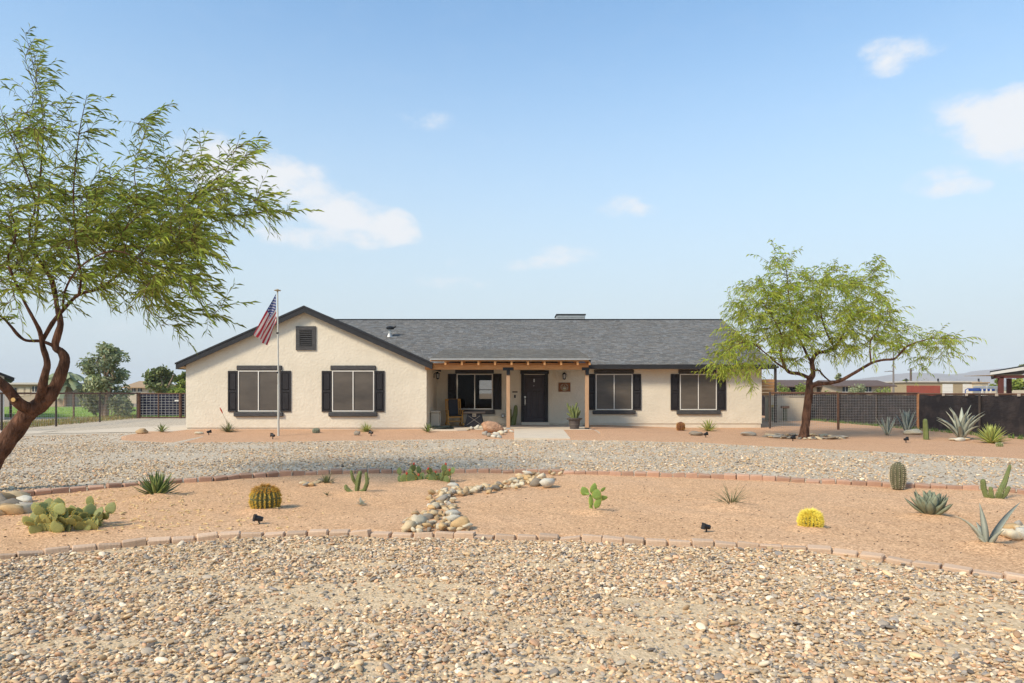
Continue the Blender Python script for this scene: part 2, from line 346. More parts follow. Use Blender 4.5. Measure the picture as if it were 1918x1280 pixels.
# main front wall with openings for the porch window and the door
def wp(px, py, y): v = P(px, py, y); return v.x, v.z
wx0, wz1 = wp(856.5, 702, Y2); wx1, wz0 = wp(922, 766.5, Y2)
dx0, dz1 = wp(981.5, 702, Y2); dx1, dz0 = wp(1020.5, 790.5, Y2)
for a, b, c, d in ((XW, wx0, WB, 2.72), (wx1, dx0, WB, 2.72), (dx1, XR, WB, 2.72), (wx0, wx1, WB, wz0), (wx0, wx1, wz1, 2.72), (dx0, dx1, dz1, 2.72)):
    MB().box(a, b, Y2, Y2 + .2, c, d).build('wall', M_STUCCO, house)
MB().prism([(XR, Y2 + .2, WB), (XR, YB, WB), (XR, YB, 2.65), (XR, RY, RZ - .13), (XR, Y2 + .2, 2.72)], (-.2, 0, 0)).build('wall', M_STUCCO, house)
bx0, bz1 = -2.02, 2.28; bx1, bz0 = -1.22, 1.14
for a, b, c, d in ((XL, bx0, WB, 2.6), (bx1, XR - .2, WB, 2.6), (bx0, bx1, WB, bz0), (bx0, bx1, bz1, 2.6)):
    MB().box(a, b, YB - .2, YB, c, d).build('wall', M_STUCCO, house)
MB().box(bx0 - .0, bx1 + .0, YB - .12, YB - .08, 1.68, 1.72).build('window_bar', M_WHITE, house)
for a, b, y0, y1 in ((XL + .03, XW - .03, Y1 + .03, YB - .03), (XW - .03, XR - .03, Y2 + .03, YB - .031)):
    MB().box(a, b, y0, y1, -.15, WB - .002).build('foundation', M_FOUND, house)
# room behind the porch window
MB().box(-5.0, -4.9, Y2 + .21, YB - .21, WB, 2.58).build('interior_wall', M_DARKIN, house)
MB().box(.2, .3, Y2 + .21, YB - .21, WB, 2.58).build('interior_wall', M_DARKIN, house)
MB().box(-4.9, .2, Y2 + .21, YB - .21, 2.58, 2.62).build('interior_ceiling', M_DARKIN, house)
MB().box(-4.9, bx0 - .02, YB - .26, YB - .21, WB, 2.58).build('interior_wall', M_DARKIN, house)
MB().box(bx1 + .02, .2, YB - .26, YB - .21, WB, 2.58).build('interior_wall', M_DARKIN, house)

# roofs
def slab(name, a, b, c, d, th, m, parent=house):
    """four top corners, thickness downwards"""
    return MB().prism([a, b, c, d], (0, 0, -th)).build(name, m, parent)
XRK = 10.93
slab('roof', (-12.4, EY, EZ), (XRK, EY, EZ), (XRK, RY, RZ), (-12.4, RY, RZ), .10, M_SHING)
slab('roof', (-12.4, RY, RZ), (XRK, RY, RZ), (XRK, YB + .5, RZ - SL * (YB + .5 - RY)), (-12.4, YB + .5, RZ - SL * (YB + .5 - RY)), .10, M_SHING)
YG0 = 25.17
for s in (-1, 1):
    e = 4.72; ex = GX + s * e; ez = GZ - GS * e
    slab('roof', (GX, YG0, GZ + .04), (ex, YG0, ez + .04), (ex, 34.5, ez + .04), (GX, 34.5, GZ + .04), .09, M_SHING)
    # barge board and the eave fascia
    MB().prism([(GX, YG0 - .035, GZ - .02), (ex, YG0 - .035, ez - .02), (ex, YG0 - .035, ez - .20), (GX, YG0 - .035, GZ - .20)], (0, .035, 0)).build('barge_board', M_TRIM, house)
    MB().prism([(GX, YG0 - .05, GZ + .055), (ex - s * -.03, YG0 - .05, ez + .042), (ex - s * -.03, YG0 - .05, ez - .018), (GX, YG0 - .05, GZ - .018)], (0, .045, 0)).build('drip_edge', M_TRIM, house)
    MB().box(min(ex, ex - s * .04), max(ex, ex - s * .04), YG0 + .003, 28.3, ez - .19, ez - .05).build('fascia', M_TRIM, house)
M_SOFF = mat('soffit_tan', (.45, .33, .20), (.40, .29, .18), 4, .9)
for s in (-1, 1):
    w = (XL if s < 0 else XW); e = GX + s * 4.66
    MB().prism([(w, YG0 + .01, gable_z(w) - .19), (e, YG0 + .01, gable_z(e) - .155), (e, YG0 + .01, gable_z(e) - .185), (w, YG0 + .01, gable_z(w) - .22)], (0, 3.0, 0)).build('soffit', M_SOFF, house)
# main eave fascia, soffit, right rake board
MB().box(2.9, XRK, EY - .04, EY, EZ - .17, EZ + .012).build('fascia', M_TRIM, house)
MB().box(2.9, XRK - .06, EY + .002, Y2, EZ - .16, EZ - .14).build('soffit', M_SOFF, house)
MB().prism([(XRK, EY - .03, EZ - .18), (XRK, EY - .03, EZ + .0), (XRK, RY, RZ + .0), (XRK, RY, RZ - .18)], (.04, 0, 0)).build('barge_board', M_TRIM, house)
MB().tube([(-12.4, RY, RZ + .005), (XRK, RY, RZ + .005)], .06, 6).build('ridge_cap', M_SHING, house)
# porch roof
PY0, PZ0, PS = 24.95, 2.745, .125; PYE = 30.5; PX0, PX1 = -3.0, 2.85
slab('porch_roof', (PX0, PY0, PZ0), (PX1, PY0, PZ0), (PX1, PYE, PZ0 + PS * (PYE - PY0)), (PX0, PYE, PZ0 + PS * (PYE - PY0)), .035, M_SHING)
MB().box(PX0, PX1 + .02, PY0 - .03, PY0, PZ0 - .045, PZ0 + .008).build('drip_edge', M_GALV, house)
MB().box(PX0, PX1 - .03, PY0 + .04, Y2 + 1, PZ0 - .10, PZ0 - .06, Matrix(((1, 0, 0, 0), (0, 1, 0, 0), (0, PS, 1, -PS * PY0), (0, 0, 0, 1)))).build('porch_ceiling', M_WOOD, house)
MB().prism([(PX1, PY0, PZ0 - .13), (PX1, PY0, PZ0), (PX1, PYE, PZ0 + PS * (PYE - PY0)), (PX1, PYE, PZ0 + PS * (PYE - PY0) - .13)], (.035, 0, 0)).build('barge_board', M_TRIM, house)
raf = None
for i, px in enumerate([834.5 + 30.9 * k for k in range(9)] + [1104]):
    x = (px - HX) / F * 25.1
    mtx = Matrix(((1, 0, 0, 0), (0, 1, 0, 0), (0, PS, 1, -PS * PY0), (0, 0, 0, 1)))
    MB().box(x - .035, x + .035, PY0 + .06, Y2 - .01, PZ0 - .235, PZ0 - .102, mtx).build('rafter', M_WOOD, house)
MB().box(XW - .05, 2.84, 25.33, 25.5, 2.36, 2.535).build('porch_beam', M_WOOD, house)
MB().box(XW - .05, 2.84, 25.36, 25.47, 2.537, 2.60).build('blocking', M_WOOD, house)
for px, dirs in ((952, (-1, 1)), (1099.7, (-1,))):
    x = (px - HX) / F * 25.35
    o = MB().cbox(x - .068, x + .068, 25.345, 25.485, .2, 2.36, .008).build('porch_post', M_POSTW, house)
    m = MB(); xl = x - (.2 if -1 in dirs else .085); xr = x + (.2 if 1 in dirs else .085)
    m.cbox(xl, xr, 25.315, 25.34, 2.33, 2.44, .006); m.cbox(x - .065, x + .065, 25.312, 25.337, 2.16, 2.333, .006); m.build('bracket', M_BLACK, o)
    MB().cbox(x - .085, x + .085, 25.33, 25.5, .10, .2, .006).build('post_base', M_GALV if px < 1000 else M_TRIM, o)

# shingles: every tab a raised piece of its own
def shingles(name, x0, x1, y0, z0, sl, y1, parent):
    m = MB(); th = math.atan(sl); up = Vector((0, math.cos(th), math.sin(th))); nr = Vector((0, -math.sin(th), math.cos(th))); ex = .125
    length = (y1 - y0) / math.cos(th); nrow = int(length / ex)
    for r in range(nrow):
        b = Vector((0, y0, z0)) + up * (r * ex); x = x0 - random.uniform(0, .3)
        while x < x1:
            w = random.choice((.1, .14, .18, .22, .28)); a = max(x, x0); c = min(x + w - .008, x1); x += w
            if c - a < .02: continue
            h = random.uniform(.012, .026); g = random.uniform(.78, 1.2); t = random.uniform(-.05, .05)
            d = random.uniform(-.006, .006); p0 = b + up * d; p1 = b + up * (ex * 1.08)
            v = [p0 + Vector((a, 0, 0)) + nr * .002, p0 + Vector((c, 0, 0)) + nr * .002, p0 + Vector((c, 0, 0)) + nr * h, p0 + Vector((a, 0, 0)) + nr * h, p1 + Vector((c, 0, 0)) + nr * .004, p1 + Vector((a, 0, 0)) + nr * .004]
            m.add(v, [(0, 1, 2, 3), (3, 2, 4, 5), (0, 3, 5), (1, 4, 2)], (g * (1 + t), g, g * (1 - t)))
    o = m.build(name, M_SHING, parent, kind='stuff', fix=False); return o
shingles('shingles', -10.2, XRK, EY - .03, EZ + .012, SL, RY, house)
shingles('shingles', PX0, PX1 + .02, PY0 - .03, PZ0 + .01, PS, PYE - .3, house)

# windows, shutters
def window(x0, x1, y0, y1, Y, sill, head, glass=False):
    a, b = wp(x0, y0, Y), wp(x1, y1, Y); X0, Z1, X1, Z0 = a[0], a[1], b[0], b[1]; t = .036; c = (X0 + X1) / 2
    m = MB(); f = .04
    m.box(X0, X1, Y - f, Y + .05, Z1 - t, Z1).box(X0, X1, Y - f, Y + .05, Z0, Z0 + t).box(X0, X0 + t, Y - f, Y + .05, Z0 + t, Z1 - t).box(X1 - t, X1, Y - f, Y + .05, Z0 + t, Z1 - t).box(c - .018, c + .018, Y - f - .004, Y + .05, Z0 + t, Z1 - t)
    w = m.build('window', M_WHITE, house)
    for u, v in ((X0 + t, c - .018), (c + .018, X1 - t)):
        MB().box(u, v, Y - .018 + (.02 if glass else 0), Y - .008 + (.02 if glass else 0), Z0 + t, Z1 - t).build('pane', M_GLASS if glass else M_SCREEN, w)
        if not glass:   # thin screen frame
            q = MB(); e = .012; Zb, Zt = Z0 + t, Z1 - t
            q.box(u, v, Y - .024, Y - .0185, Zb, Zb + e).box(u, v, Y - .024, Y - .0185, Zt - e, Zt).box(u, u + e, Y - .024, Y - .0185, Zb + e, Zt - e).box(v - e, v, Y - .024, Y - .0185, Zb + e, Zt - e)
            q.build('screen_frame', M_TRIM, w)
    for nm, (p, q, r, s), dep in (('sill', sill, .10), ('lintel', head, .07)):
        A, B = wp(p, r, Y), wp(q, s, Y)
        MB().cbox(A[0], B[0], Y - dep, Y + .02, B[1], A[1], .02).build(nm, M_WTRIM, w)
    return w
def shutter(x0, x1, y0, y1, Y):
    a, b = wp(x0, y0, Y), wp(x1, y1, Y); X0, Z1, X1, Z0 = a[0], a[1], b[0], b[1]; e = .055; zm = Z0 + (Z1 - Z0) * .50
    m = MB(); f, k = Y - .045, Y + .005
    m.box(X0, X0 + e, f, k, Z0, Z1).box(X1 - e, X1, f, k, Z0, Z1)
    for u, v in ((Z0, Z0 + .07), (zm - .04, zm + .04), (Z1 - .07, Z1)): m.box(X0 + e, X1 - e, f, k, u, v)
    o = m.build('shutter', M_SHUT, house)
    for u, v in ((Z0 + .07, zm - .04), (zm + .04, Z1 - .07)):
        q = MB(); q.box(X0 + e, X1 - e, Y - .02, k, u, v); q.build('panel', M_SHUT, o)
        q = MB(); w = .03
        i0, i1, j0, j1 = X0 + e + w, X1 - e - w, u + w, v - w
        q.add([(X0 + e + .012, Y - .0205, u + .012), (X1 - e - .012, Y - .0205, u + .012), (X1 - e - .012, Y - .0205, v - .012), (X0 + e + .012, Y - .0205, v - .012), (i0, Y - .038, j0), (i1, Y - .038, j0), (i1, Y - .038, j1), (i0, Y - .038, j1)], [(0, 1, 5, 4), (1, 2, 6, 5), (2, 3, 7, 6), (3, 0, 4, 7), (4, 5, 6, 7)])
        q.build('raised_panel', M_SHUT, o)
    return o
window(446.5, 523, 694.5, 771, Y1, (439, 531, 772.5, 780.5), (444, 528.5, 685, 693.7))
window(622.5, 701, 694.5, 771, Y1, (616, 707, 772.5, 780.5), (619.5, 704, 685, 693.7))
window(855.7, 922.7, 700.8, 767, Y2, (838, 927, 768, 775.5), (853, 925, 692.3, 700), glass=True)
window(1115.8, 1184.3, 701, 768, Y2, (1110, 1190, 769, 776), (1112.6, 1187, 692.7, 700.3))
window(1273.3, 1342, 701, 768, Y2, (1267, 1349, 769, 776.5), (1270.5, 1341, 692.7, 700.3))
for a, b, Y, t, u in ((427.5, 445.8, Y1, 695, 771.5), (525.5, 545, Y1, 695, 771.5), (603, 621.5, Y1, 695, 771.5), (702, 720.3, Y1, 695, 771.5), (839, 854.8, Y2, 700.5, 768), (923.5, 939.5, Y2, 700.5, 767.5), (1099.5, 1114.9, Y2, 701, 768), (1185.3, 1200.6, Y2, 701, 768), (1256, 1272.3, Y2, 701, 768.5), (1343, 1359.3, Y2, 701, 768.5)):
    shutter(a, b, t, u, Y)
# gable vent with slats
a, b = wp(554.8, 611.5, Y1), wp(591.8, 656.3, Y1); c, d = wp(561.8, 618.5, Y1), wp(585, 650, Y1)
m = MB(); f = Y1 - .05
m.box(a[0], b[0], f, Y1 + .01, c[1], a[1]).box(a[0], b[0], f, Y1 + .01, b[1], d[1]).box(a[0], c[0], f, Y1 + .01, d[1], c[1]).box(d[0], b[0], f, Y1 + .01, d[1], c[1])
vent = m.build('gable_vent', M_WTRIM, house)
MB().box(c[0], d[0], Y1 - .008, Y1 - .003, d[1], c[1]).build('backing', M_TRIM, vent)
for k in range(9):
    z = d[1] + (c[1] - d[1]) * (k + .5) / 9
    MB().box(c[0], d[0], -.004, .004, -.035, .035, Matrix.Translation((0, Y1 - .03, z)) @ Matrix.Rotation(R(-48), 4, 'X')).build('slat', M_WTRIM, vent)

# front door
a, b = wp(976, 696, Y2), wp(1026.5, 797, Y2)
m = MB(); m.box(a[0], dx0, Y2 - .05, Y2 + .12, .262, dz1 + .02).box(dx1, b[0], Y2 - .05, Y2 + .12, .262, dz1 + .02)
fr = m.build('door_frame', M_TRIM, house); MB().cbox(a[0] - .03, b[0] + .03, Y2 - .09, Y2 + .02, dz1 + .022, dz1 + .17, .01).build('lintel', M_TRIM, fr)
MB().box(a[0] + .02, b[0] + .04, Y2 - .22, Y2 + .1, .152, .26).build('threshold', M_FOUND, house)
door = MB().box(dx0 + .004, dx1 - .004, Y2 + .06, Y2 + .10, .265, dz1 - .004).build('door', M_DOOR, house)
w = dx1 - dx0; zt = dz1 - .1
def dpanel(x0, x1, z0, z1):
    q = MB(); y = Y2 + .0595; e = .03
    q.add([(x0, y, z0), (x1, y, z0), (x1, y, z1), (x0, y, z1), (x0 + e, y - .014, z0 + e), (x1 - e, y - .014, z0 + e), (x1 - e, y - .014, z1 - e), (x0 + e, y - .014, z1 - e)], [(0, 1, 5, 4), (1, 2, 6, 5), (2, 3, 7, 6), (3, 0, 4, 7), (4, 5, 6, 7)]).build('panel', M_DOOR, door)
dpanel(dx0 + .1, dx1 - .1, zt - .52, zt)
for i in range(3):
    ww = (w - .2 - .1) / 3; x = dx0 + .1 + i * (ww + .05); dpanel(x, x + ww, .45, zt - .60)
hx, hz = wp(983.5, 752, Y2)
MB().tube([(hx, Y2 + .03, hz - .16), (hx, Y2 + .0, hz - .12), (hx, Y2 + .0, hz + .08), (hx, Y2 + .03, hz + .12)], .022, 8).build('handle', M_BRASS, door)
MB().cbox(hx - .035, hx + .035, Y2 + .035, Y2 + .058, hz + .14, hz + .22, .008).build('lock', M_BRASS, door)
kx, kz = wp(1000.5, 713, Y2); MB().cbox(kx - .025, kx + .025, Y2 + .03, Y2 + .058, kz - .07, kz + .07, .012).build('knocker', M_BRASS, door)
kx, kz = wp(1000, 723, Y2); MB().cbox(kx - .02, kx + .02, Y2 + .045, Y2 + .058, kz - .02, kz + .02, .008).build('peephole', M_BRASS, door)
kx, kz = wp(964.5, 734.5, Y2); MB().cbox(kx - .11, kx + .11, Y2 - .03, Y2 + .002, kz - .025, kz + .025, .008).build('number_plate', M_BLACK, house)
kx, kz = wp(964.5, 742.8, Y2); MB().cbox(kx - .035, kx + .035, Y2 - .03, Y2 + .002, kz - .065, kz + .065, .008).build('doorbell', M_BLACK, house)
kx, kz = wp(942, 779, Y2); MB().tube([(kx, Y2 + .01, kz), (kx, Y2 - .06, kz), (kx, Y2 - .1, kz)], [.085, .085, .06], 14).build('vent_cap', M_GALV, house)
# roof furniture
bs = Vector((P(730, 622, 32.4).x, 32.4, EZ + SL * (32.4 - EY)))
m = MB(); m.tube([bs - Vector((0, 0, .1)), bs + Vector((0, 0, .42))], .07, 12)
pipe = m.build('flue_pipe', M_GALV, house)
MB().lathe([(.15, 0), (.09, .14), (.08, .2)], 14, bs).build('flashing', M_GALV, pipe); MB().lathe([(.17, .0), (.19, .03), (.19, .09), (.15, .13), (.02, .16)], 14, bs + Vector((.02, 0, .38))).build('flue_cap', M_BLACK, pipe)
MB().tube([bs + Vector((.1, 0, .45)), bs + Vector((.3, 0, .52))], .05, 8).build('elbow', M_BLACK, pipe)
MB().box(bs.x - .3, bs.x + .3, bs.y - .06, bs.y + .06, bs.z + .22, bs.z + .25).build('bracket', M_GALV, pipe)
x0, x1 = P(1043, 0, 36.8).x, P(1096, 0, 36.8).x; zt = P(0, 590.5, 36.8).z
ac = MB().box(x0, x1, 36.8, 38.2, 4.4, zt).build('roof_cooler', M_GALV, house); MB().box(x0 - .04, x1 + .04, 36.75, 38.25, zt, zt + .06).build('cooler_lid', M_TRIM, ac)
for k in range(9): MB().box(x0 + .04, x1 - .04, 36.77, 36.798, zt - .12 - k * .1, zt - .06 - k * .1).build('louvre', M_GALV, ac)
# wall lanterns (fixed to the wall)
def lantern(c, d, sc=1.0):
    """c: wall point, d: unit direction out of the wall"""
    c = Vector(c); d = Vector(d); q = c + d * .16
    o = MB().box(-.04, .04, -.012, .012, -.09, .09, Matrix.Translation(c + d * .014) @ (Matrix.Rotation(R(90), 4, 'Z') if abs(d.x) > .5 else Matrix.Identity(4))).build('wall_lantern', M_BLACK, house)
    MB().tube([c + Vector((0, 0, .05)), c + d * .08 + Vector((0, 0, .13)), q + Vector((0, 0, .15))], .014, 6).build('arm', M_BLACK, o)
    MB().lathe([(.02, .16), (.05, .13), (.095, .08), (.09, .07)], 6, q).build('lamp_cap', M_BLACK, o)
    MB().lathe([(.055, -.1), (.072, .07)], 6, q).build('lamp_glass', M_LGLASS, o)
    m = MB()
    for k in range(6):
        a = 2 * math.pi * k / 6; m.tube([q + Vector((.058 * math.cos(a), .058 * math.sin(a), -.1)), q + Vector((.076 * math.cos(a), .076 * math.sin(a), .07))], .009, 4)
    m.lathe([(.02, -.15), (.065, -.115), (.062, -.1)], 6, q); m.build('lamp_cage', M_BLACK, o)
lantern((XW, 27.75, P(0, 704, 27.75).z), (1, 0, 0)); lx, lz = wp(1056.5, 705, Y2); lantern((lx, Y2, lz), (0, -1, 0))

# porch floor and walks
MB().cbox(-1.55, 2.95, 25.2, Y2 + .02, -.05, .15, .012).build('porch_slab', M_CONC, kind='structure')
MB().cbox(XW + .01, -1.552, 25.6, Y2 + .02, -.05, .149, .012).build('porch_slab', M_CONC, kind='structure')
wa, wb, wc, wd = G(963, 824), G(1067.5, 824), P(1050, 804, 25.2), P(963, 804, 25.2)
q = MB(); K = 10
for i in range(K + 1):
    y = wa.y + (25.19 - wa.y) * i / K; z = gz(1, y) + .05
    q.v += [(wa.x, y, z), (wa.x + 1.78, y, z), (wa.x + 1.78, y, z - .15), (wa.x, y, z - .15)]
for i in range(K): q.f += [(i * 4 + k, i * 4 + (k + 1) % 4, i * 4 + 4 + (k + 1) % 4, i * 4 + 4 + k) for k in range(4)]
q.f += [(0, 3, 2, 1), (K * 4, K * 4 + 1, K * 4 + 2, K * 4 + 3)]; q.build('walkway', M_CONC, kind='structure')
MB().prism([(-3.1, 24.35, .178), (-1.95, 24.3, .178), (-1.62, 24.45, .178), (-1.556, 24.9, .178), (-1.556, 25.59, .178), (-3.1, 25.59, .178)], (0, 0, -.15)).build('garden_pad', M_CONC, kind='structure')
# ------------------------------------------------------------------ edging bricks
M_BRICK = mat('pink_edging_brick', (.60, .42, .285), (.48, .33, .22), 6, .95, .7, 60, rand=.16)
M_BRICKR = mat('red_edging_brick', (.50, .305, .205), (.39, .23, .155), 6, .95, .7, 60, rand=.22)
def brick_mesh(k, m_=None):
    m = MB(); m.cbox(-.099, .099, -.05, .05, -.055, .055, .005 + .002 * k)
    for i, v in enumerate(m.v): m.v[i] = tuple(Vector(v) + .008 * noise.noise_vector(Vector(v) * 9 + Vector((k * 7, 0, 0))))
    return m.mesh('brick', m_ or M_BRICK)
BRK = [brick_mesh(k) for k in range(5)]; BRKR = [brick_mesh(k, M_BRICKR) for k in range(5)]
def edging(label, pts, x0, x1, step, zc, turn, tilt, B=BRK):
    t = thing('brick_edging', label, 'brick edging')
    P0 = [Vector((x, interp(pts, x), 0)) for x in np.arange(x0, x1, .02)]; acc = 0; last = P0[0]; i = 0
    for a, b in zip(P0, P0[1:]):
        acc += (b - a).length
        if acc >= step:
            acc = 0; d = (b - last).normalized(); c = (b + last) / 2; last = b; i += 1
            o = link('brick', B[i % 5], t, loc=(c.x, c.y, gz(c.x, c.y) + zc + random.gauss(0, .009)), rot=(random.gauss(tilt, .10), random.gauss(0, .05), math.atan2(d.y, d.x) + random.gauss(0, turn)), scl=(random.uniform(1.0, 1.025), 1, random.uniform(.95, 1.1)))
    return t
edging('long curved row of pink bricks edging the cactus bed along the near gravel', FRONT, -8.4, 8.38, .2035, -.006, .025, 0)
edging('curved row of tilted pink bricks along the far side of the cactus bed', BACK, -9.3, 8.5, .204, .05, .06, .10, BRKR)

# ------------------------------------------------------------------ stones and gravel
STONE_COLS = [(.68, .51, .30), (.74, .62, .43), (.50, .34, .18), (.30, .25, .19), (.68, .62, .50), (.42, .37, .30), (.62, .41, .20)]
M_STONES = [mat('river_stone_%s' % n, c, tuple(v * .7 for v in c), 14, .85, .5, 30, rand=.15) for n, c in zip(('tan', 'cream', 'brown', 'dark', 'white', 'grey', 'ochre'), STONE_COLS)]
def stone_mesh(seed, m, name='stone', sub=2, rough=.62, flat=.75):
    bm = bmesh.new(); bmesh.ops.create_icosphere(bm, subdivisions=sub, radius=1)
    o = Vector((seed * 3.7, seed * 1.3, 0))
    for v in bm.verts:
        n = v.co.copy(); f = 1 + rough * noise.noise(n * 1.1 + o) + rough * .4 * noise.noise(n * 2.6 + o)
        v.co = Vector((n.x * f, n.y * f * .8, n.z * f * flat))
    me = bpy.data.meshes.new(name); bm.to_mesh(me); bm.free(); me.materials.append(m)
    me.polygons.foreach_set('use_smooth', [True] * len(me.polygons)); return me
STN = [[stone_mesh(k * 3 + j, m) for j in range(3)] for k, m in enumerate(M_STONES)]
def rnd_stone(): return random.choice(STN[random.choices(range(7), (6, 6, 4, 2, 1, 1, 3))[0]])
def rr(): return (random.uniform(-.35, .35), random.uniform(-.35, .35), random.uniform(0, 6.3))
creek = thing('dry_creek', 'winding dry creek of pale river stones crossing the cactus bed', 'stone border')
for px, py, w, n in [(815, 998, 62, 16), (812, 988, 55, 15), (820, 977, 46, 12), (826, 966, 30, 9), (829, 954, 24, 8), (826, 943, 24, 8), (838, 934, 32, 9), (856, 929, 32, 9), (878, 926, 30, 8), (902, 923, 26, 7), (926, 920, 22, 7), (950, 917, 22, 7), (972, 913, 24, 7), (990, 907, 30, 9), (1004, 899, 36, 9), (1012, 892, 42, 10)]:
    for _ in range(int(n * 1.75)):
        v = G(px + random.uniform(-w, w), py + random.uniform(-6, 6)); s = random.uniform(.019, .042) * (1.15 if py > 960 else 1.3)
        link('stone', rnd_stone(), creek, loc=(v.x, v.y, .035 + s * random.choice((.35, .5, .9, 1.2))), rot=rr(), scl=(s * random.uniform(1, 1.6), s * random.uniform(.8, 1.2), s))
for px, py, s, k in ((1025, 916, .115, 4), (1006, 914, .09, 3), (863, 998, .10, 6), (850, 985, .07, 4), (765, 1000, .085, 0), (960, 910, .08, 1), (848, 974, .07, 4), (783, 992, .09, 1)):
    v = G(px, py); link('stone', STN[k][0], creek, loc=(v.x, v.y, .035 + s * .55), rot=rr(), scl=(s * 1.15, s, s * .95))
def rock(px, py, w, h, k, label, group=None, name='rock', z=None, rot=None):
    v = G(px, py); q = v.y / F; o = link(name, stone_mesh(random.randint(1, 999), M_STONES[k], name, 3, .32, .8))
    o.location = (v.x, v.y + w * q * .3, v.z + .035 + h * q * .35 if z is None else z); o.scale = (w * q * .55, w * q * .45, h * q * .68); o.rotation_euler = rot or (0, 0, random.uniform(-.4, .4))
    return tag(o, label, 'rock', group)
M_GRAN = mat('orange_granite', (.55, .32, .19), (.38, .20, .115), 2.2, .9, 1.0, 6, bdist=.06)
b = rock(921, 812, 42, 22, 6, 'large orange brown boulder beside the front walkway', name='boulder'); b.data.materials[0] = M_GRAN; b.rotation_euler = (.1, .28, .2)
rock(1306, 818, 24, 9, 3, 'flat grey brown stone beside the green agave under the end window')
rock(1405, 818, 27, 8, 5, 'flat greenish grey slab of rock left of the yard tree'); rock(263, 814, 19, 10, 2, 'rough brown rock beside the small agave near the concrete drive')
rock(371, 815, 15, 5, 1, 'small pale flat stone at the left foot of the gable wall'); rock(668, 817, 12, 9, 3, 'small round grey stone beside the yucca under the second window')
rock(1716, 816, 28, 11, 1, 'pale flat rock between the blue agave and the thin column cactus')
rock(775, 898, 22, 16, 6, 'pink boulder half hidden behind the red fruited prickly pear')
t = thing('stone_cluster', 'small heap of white stones beside the orange boulder', 'stones')
for px, py, s, k in ((884, 806, .11, 4), (893, 805, .13, 4), (901, 804, .12, 1), (876, 808, .07, 0), (930, 818, .13, 4), (938, 815, .14, 1), (925, 821, .1, 4), (917, 819, .12, 3), (908, 816, .13, 5), (947, 812, .1, 4), (958, 811, .08, 4), (935, 822, .09, 4), (943, 808, .09, 1)):
    v = G(px, py); link('stone', STN[k][1], t, loc=(v.x, v.y, v.z + s * .5), rot=rr(), scl=(s, s, s * .9))
t = thing('stone_cluster', 'flat grey stones ringing the foot of the yard tree', 'stones')
for k in range(46):
    a = k / 46 * 6.283; v = G(1508, 821); s = random.uniform(.06, .13); rx = 1.12 + random.uniform(-.1, .1)
    link('stone', random.choice(STN[random.choice((5, 3, 1, 0))]), t, loc=(v.x + rx * math.cos(a), v.y + rx * .8 * math.sin(a), .03 + s * .3), rot=(random.uniform(-.2, .2), random.uniform(-.2, .2), a), scl=(s * 1.7, s, s * .55))
t = thing('stone_cluster', 'pale boulders at the right end of the cactus bed', 'stones')
for px, py, s, k in ((1884, 1011, .07, 1), (1901, 1017, .08, 1), (1912, 1006, .07, 0), (1921, 1018, .085, 4), (1893, 1002, .07, 6), (1935, 1012, .10, 1), (1908, 997, .06, 5), (1950, 1018, .11, 0)):
    v = G(px, py); link('stone', STN[k][2], t, loc=(v.x, v.y, .035 + s * .55), rot=rr(), scl=(s * 1.2, s, s))
t = thing('stone_cluster', 'brown and white rocks at the left end of the cactus bed', 'stones')
for px, py, s, k in ((8, 948, .11, 2), (30, 945, .12, 0), (48, 949, .09, 4), (5, 968, .10, 2), (24, 970, .10, 6), (42, 968, .09, 1), (55, 962, .08, 5), (-12, 955, .13, 3), (18, 957, .09, 3), (-10, 972, .1, 0)):
    v = G(px, py); link('stone', STN[k][0], t, loc=(v.x, v.y, .04 + s * .5), rot=rr(), scl=(s * 1.4, s, s * .9))
t = thing('stone_cluster', 'arc of small pale stones beside the spiky tuft near the far bricks', 'stones')
for k in range(14):
    v = G(566 + k * 4.2, 911 + 4 * math.sin(k * .5) + random.uniform(-1, 1)); s = random.uniform(.03, .055); link('stone', rnd_stone(), t, loc=(v.x, v.y, .04 + s * .4), rot=rr(), scl=(s * 1.3, s, s * .8))
t = thing('stone_cluster', 'few pale flat stones in front of the big blue agave', 'stones')
for px, py, s, k in ((1788, 827, .13, 1), (1797, 828, .15, 4), (1806, 827, .12, 0), (1812, 824, .1, 1)):
    v = G(px, py); link('stone', STN[k][2], t, loc=(v.x, v.y, v.z + .06), rot=(0, 0, random.random()), scl=(s * 1.5, s, s * .6))

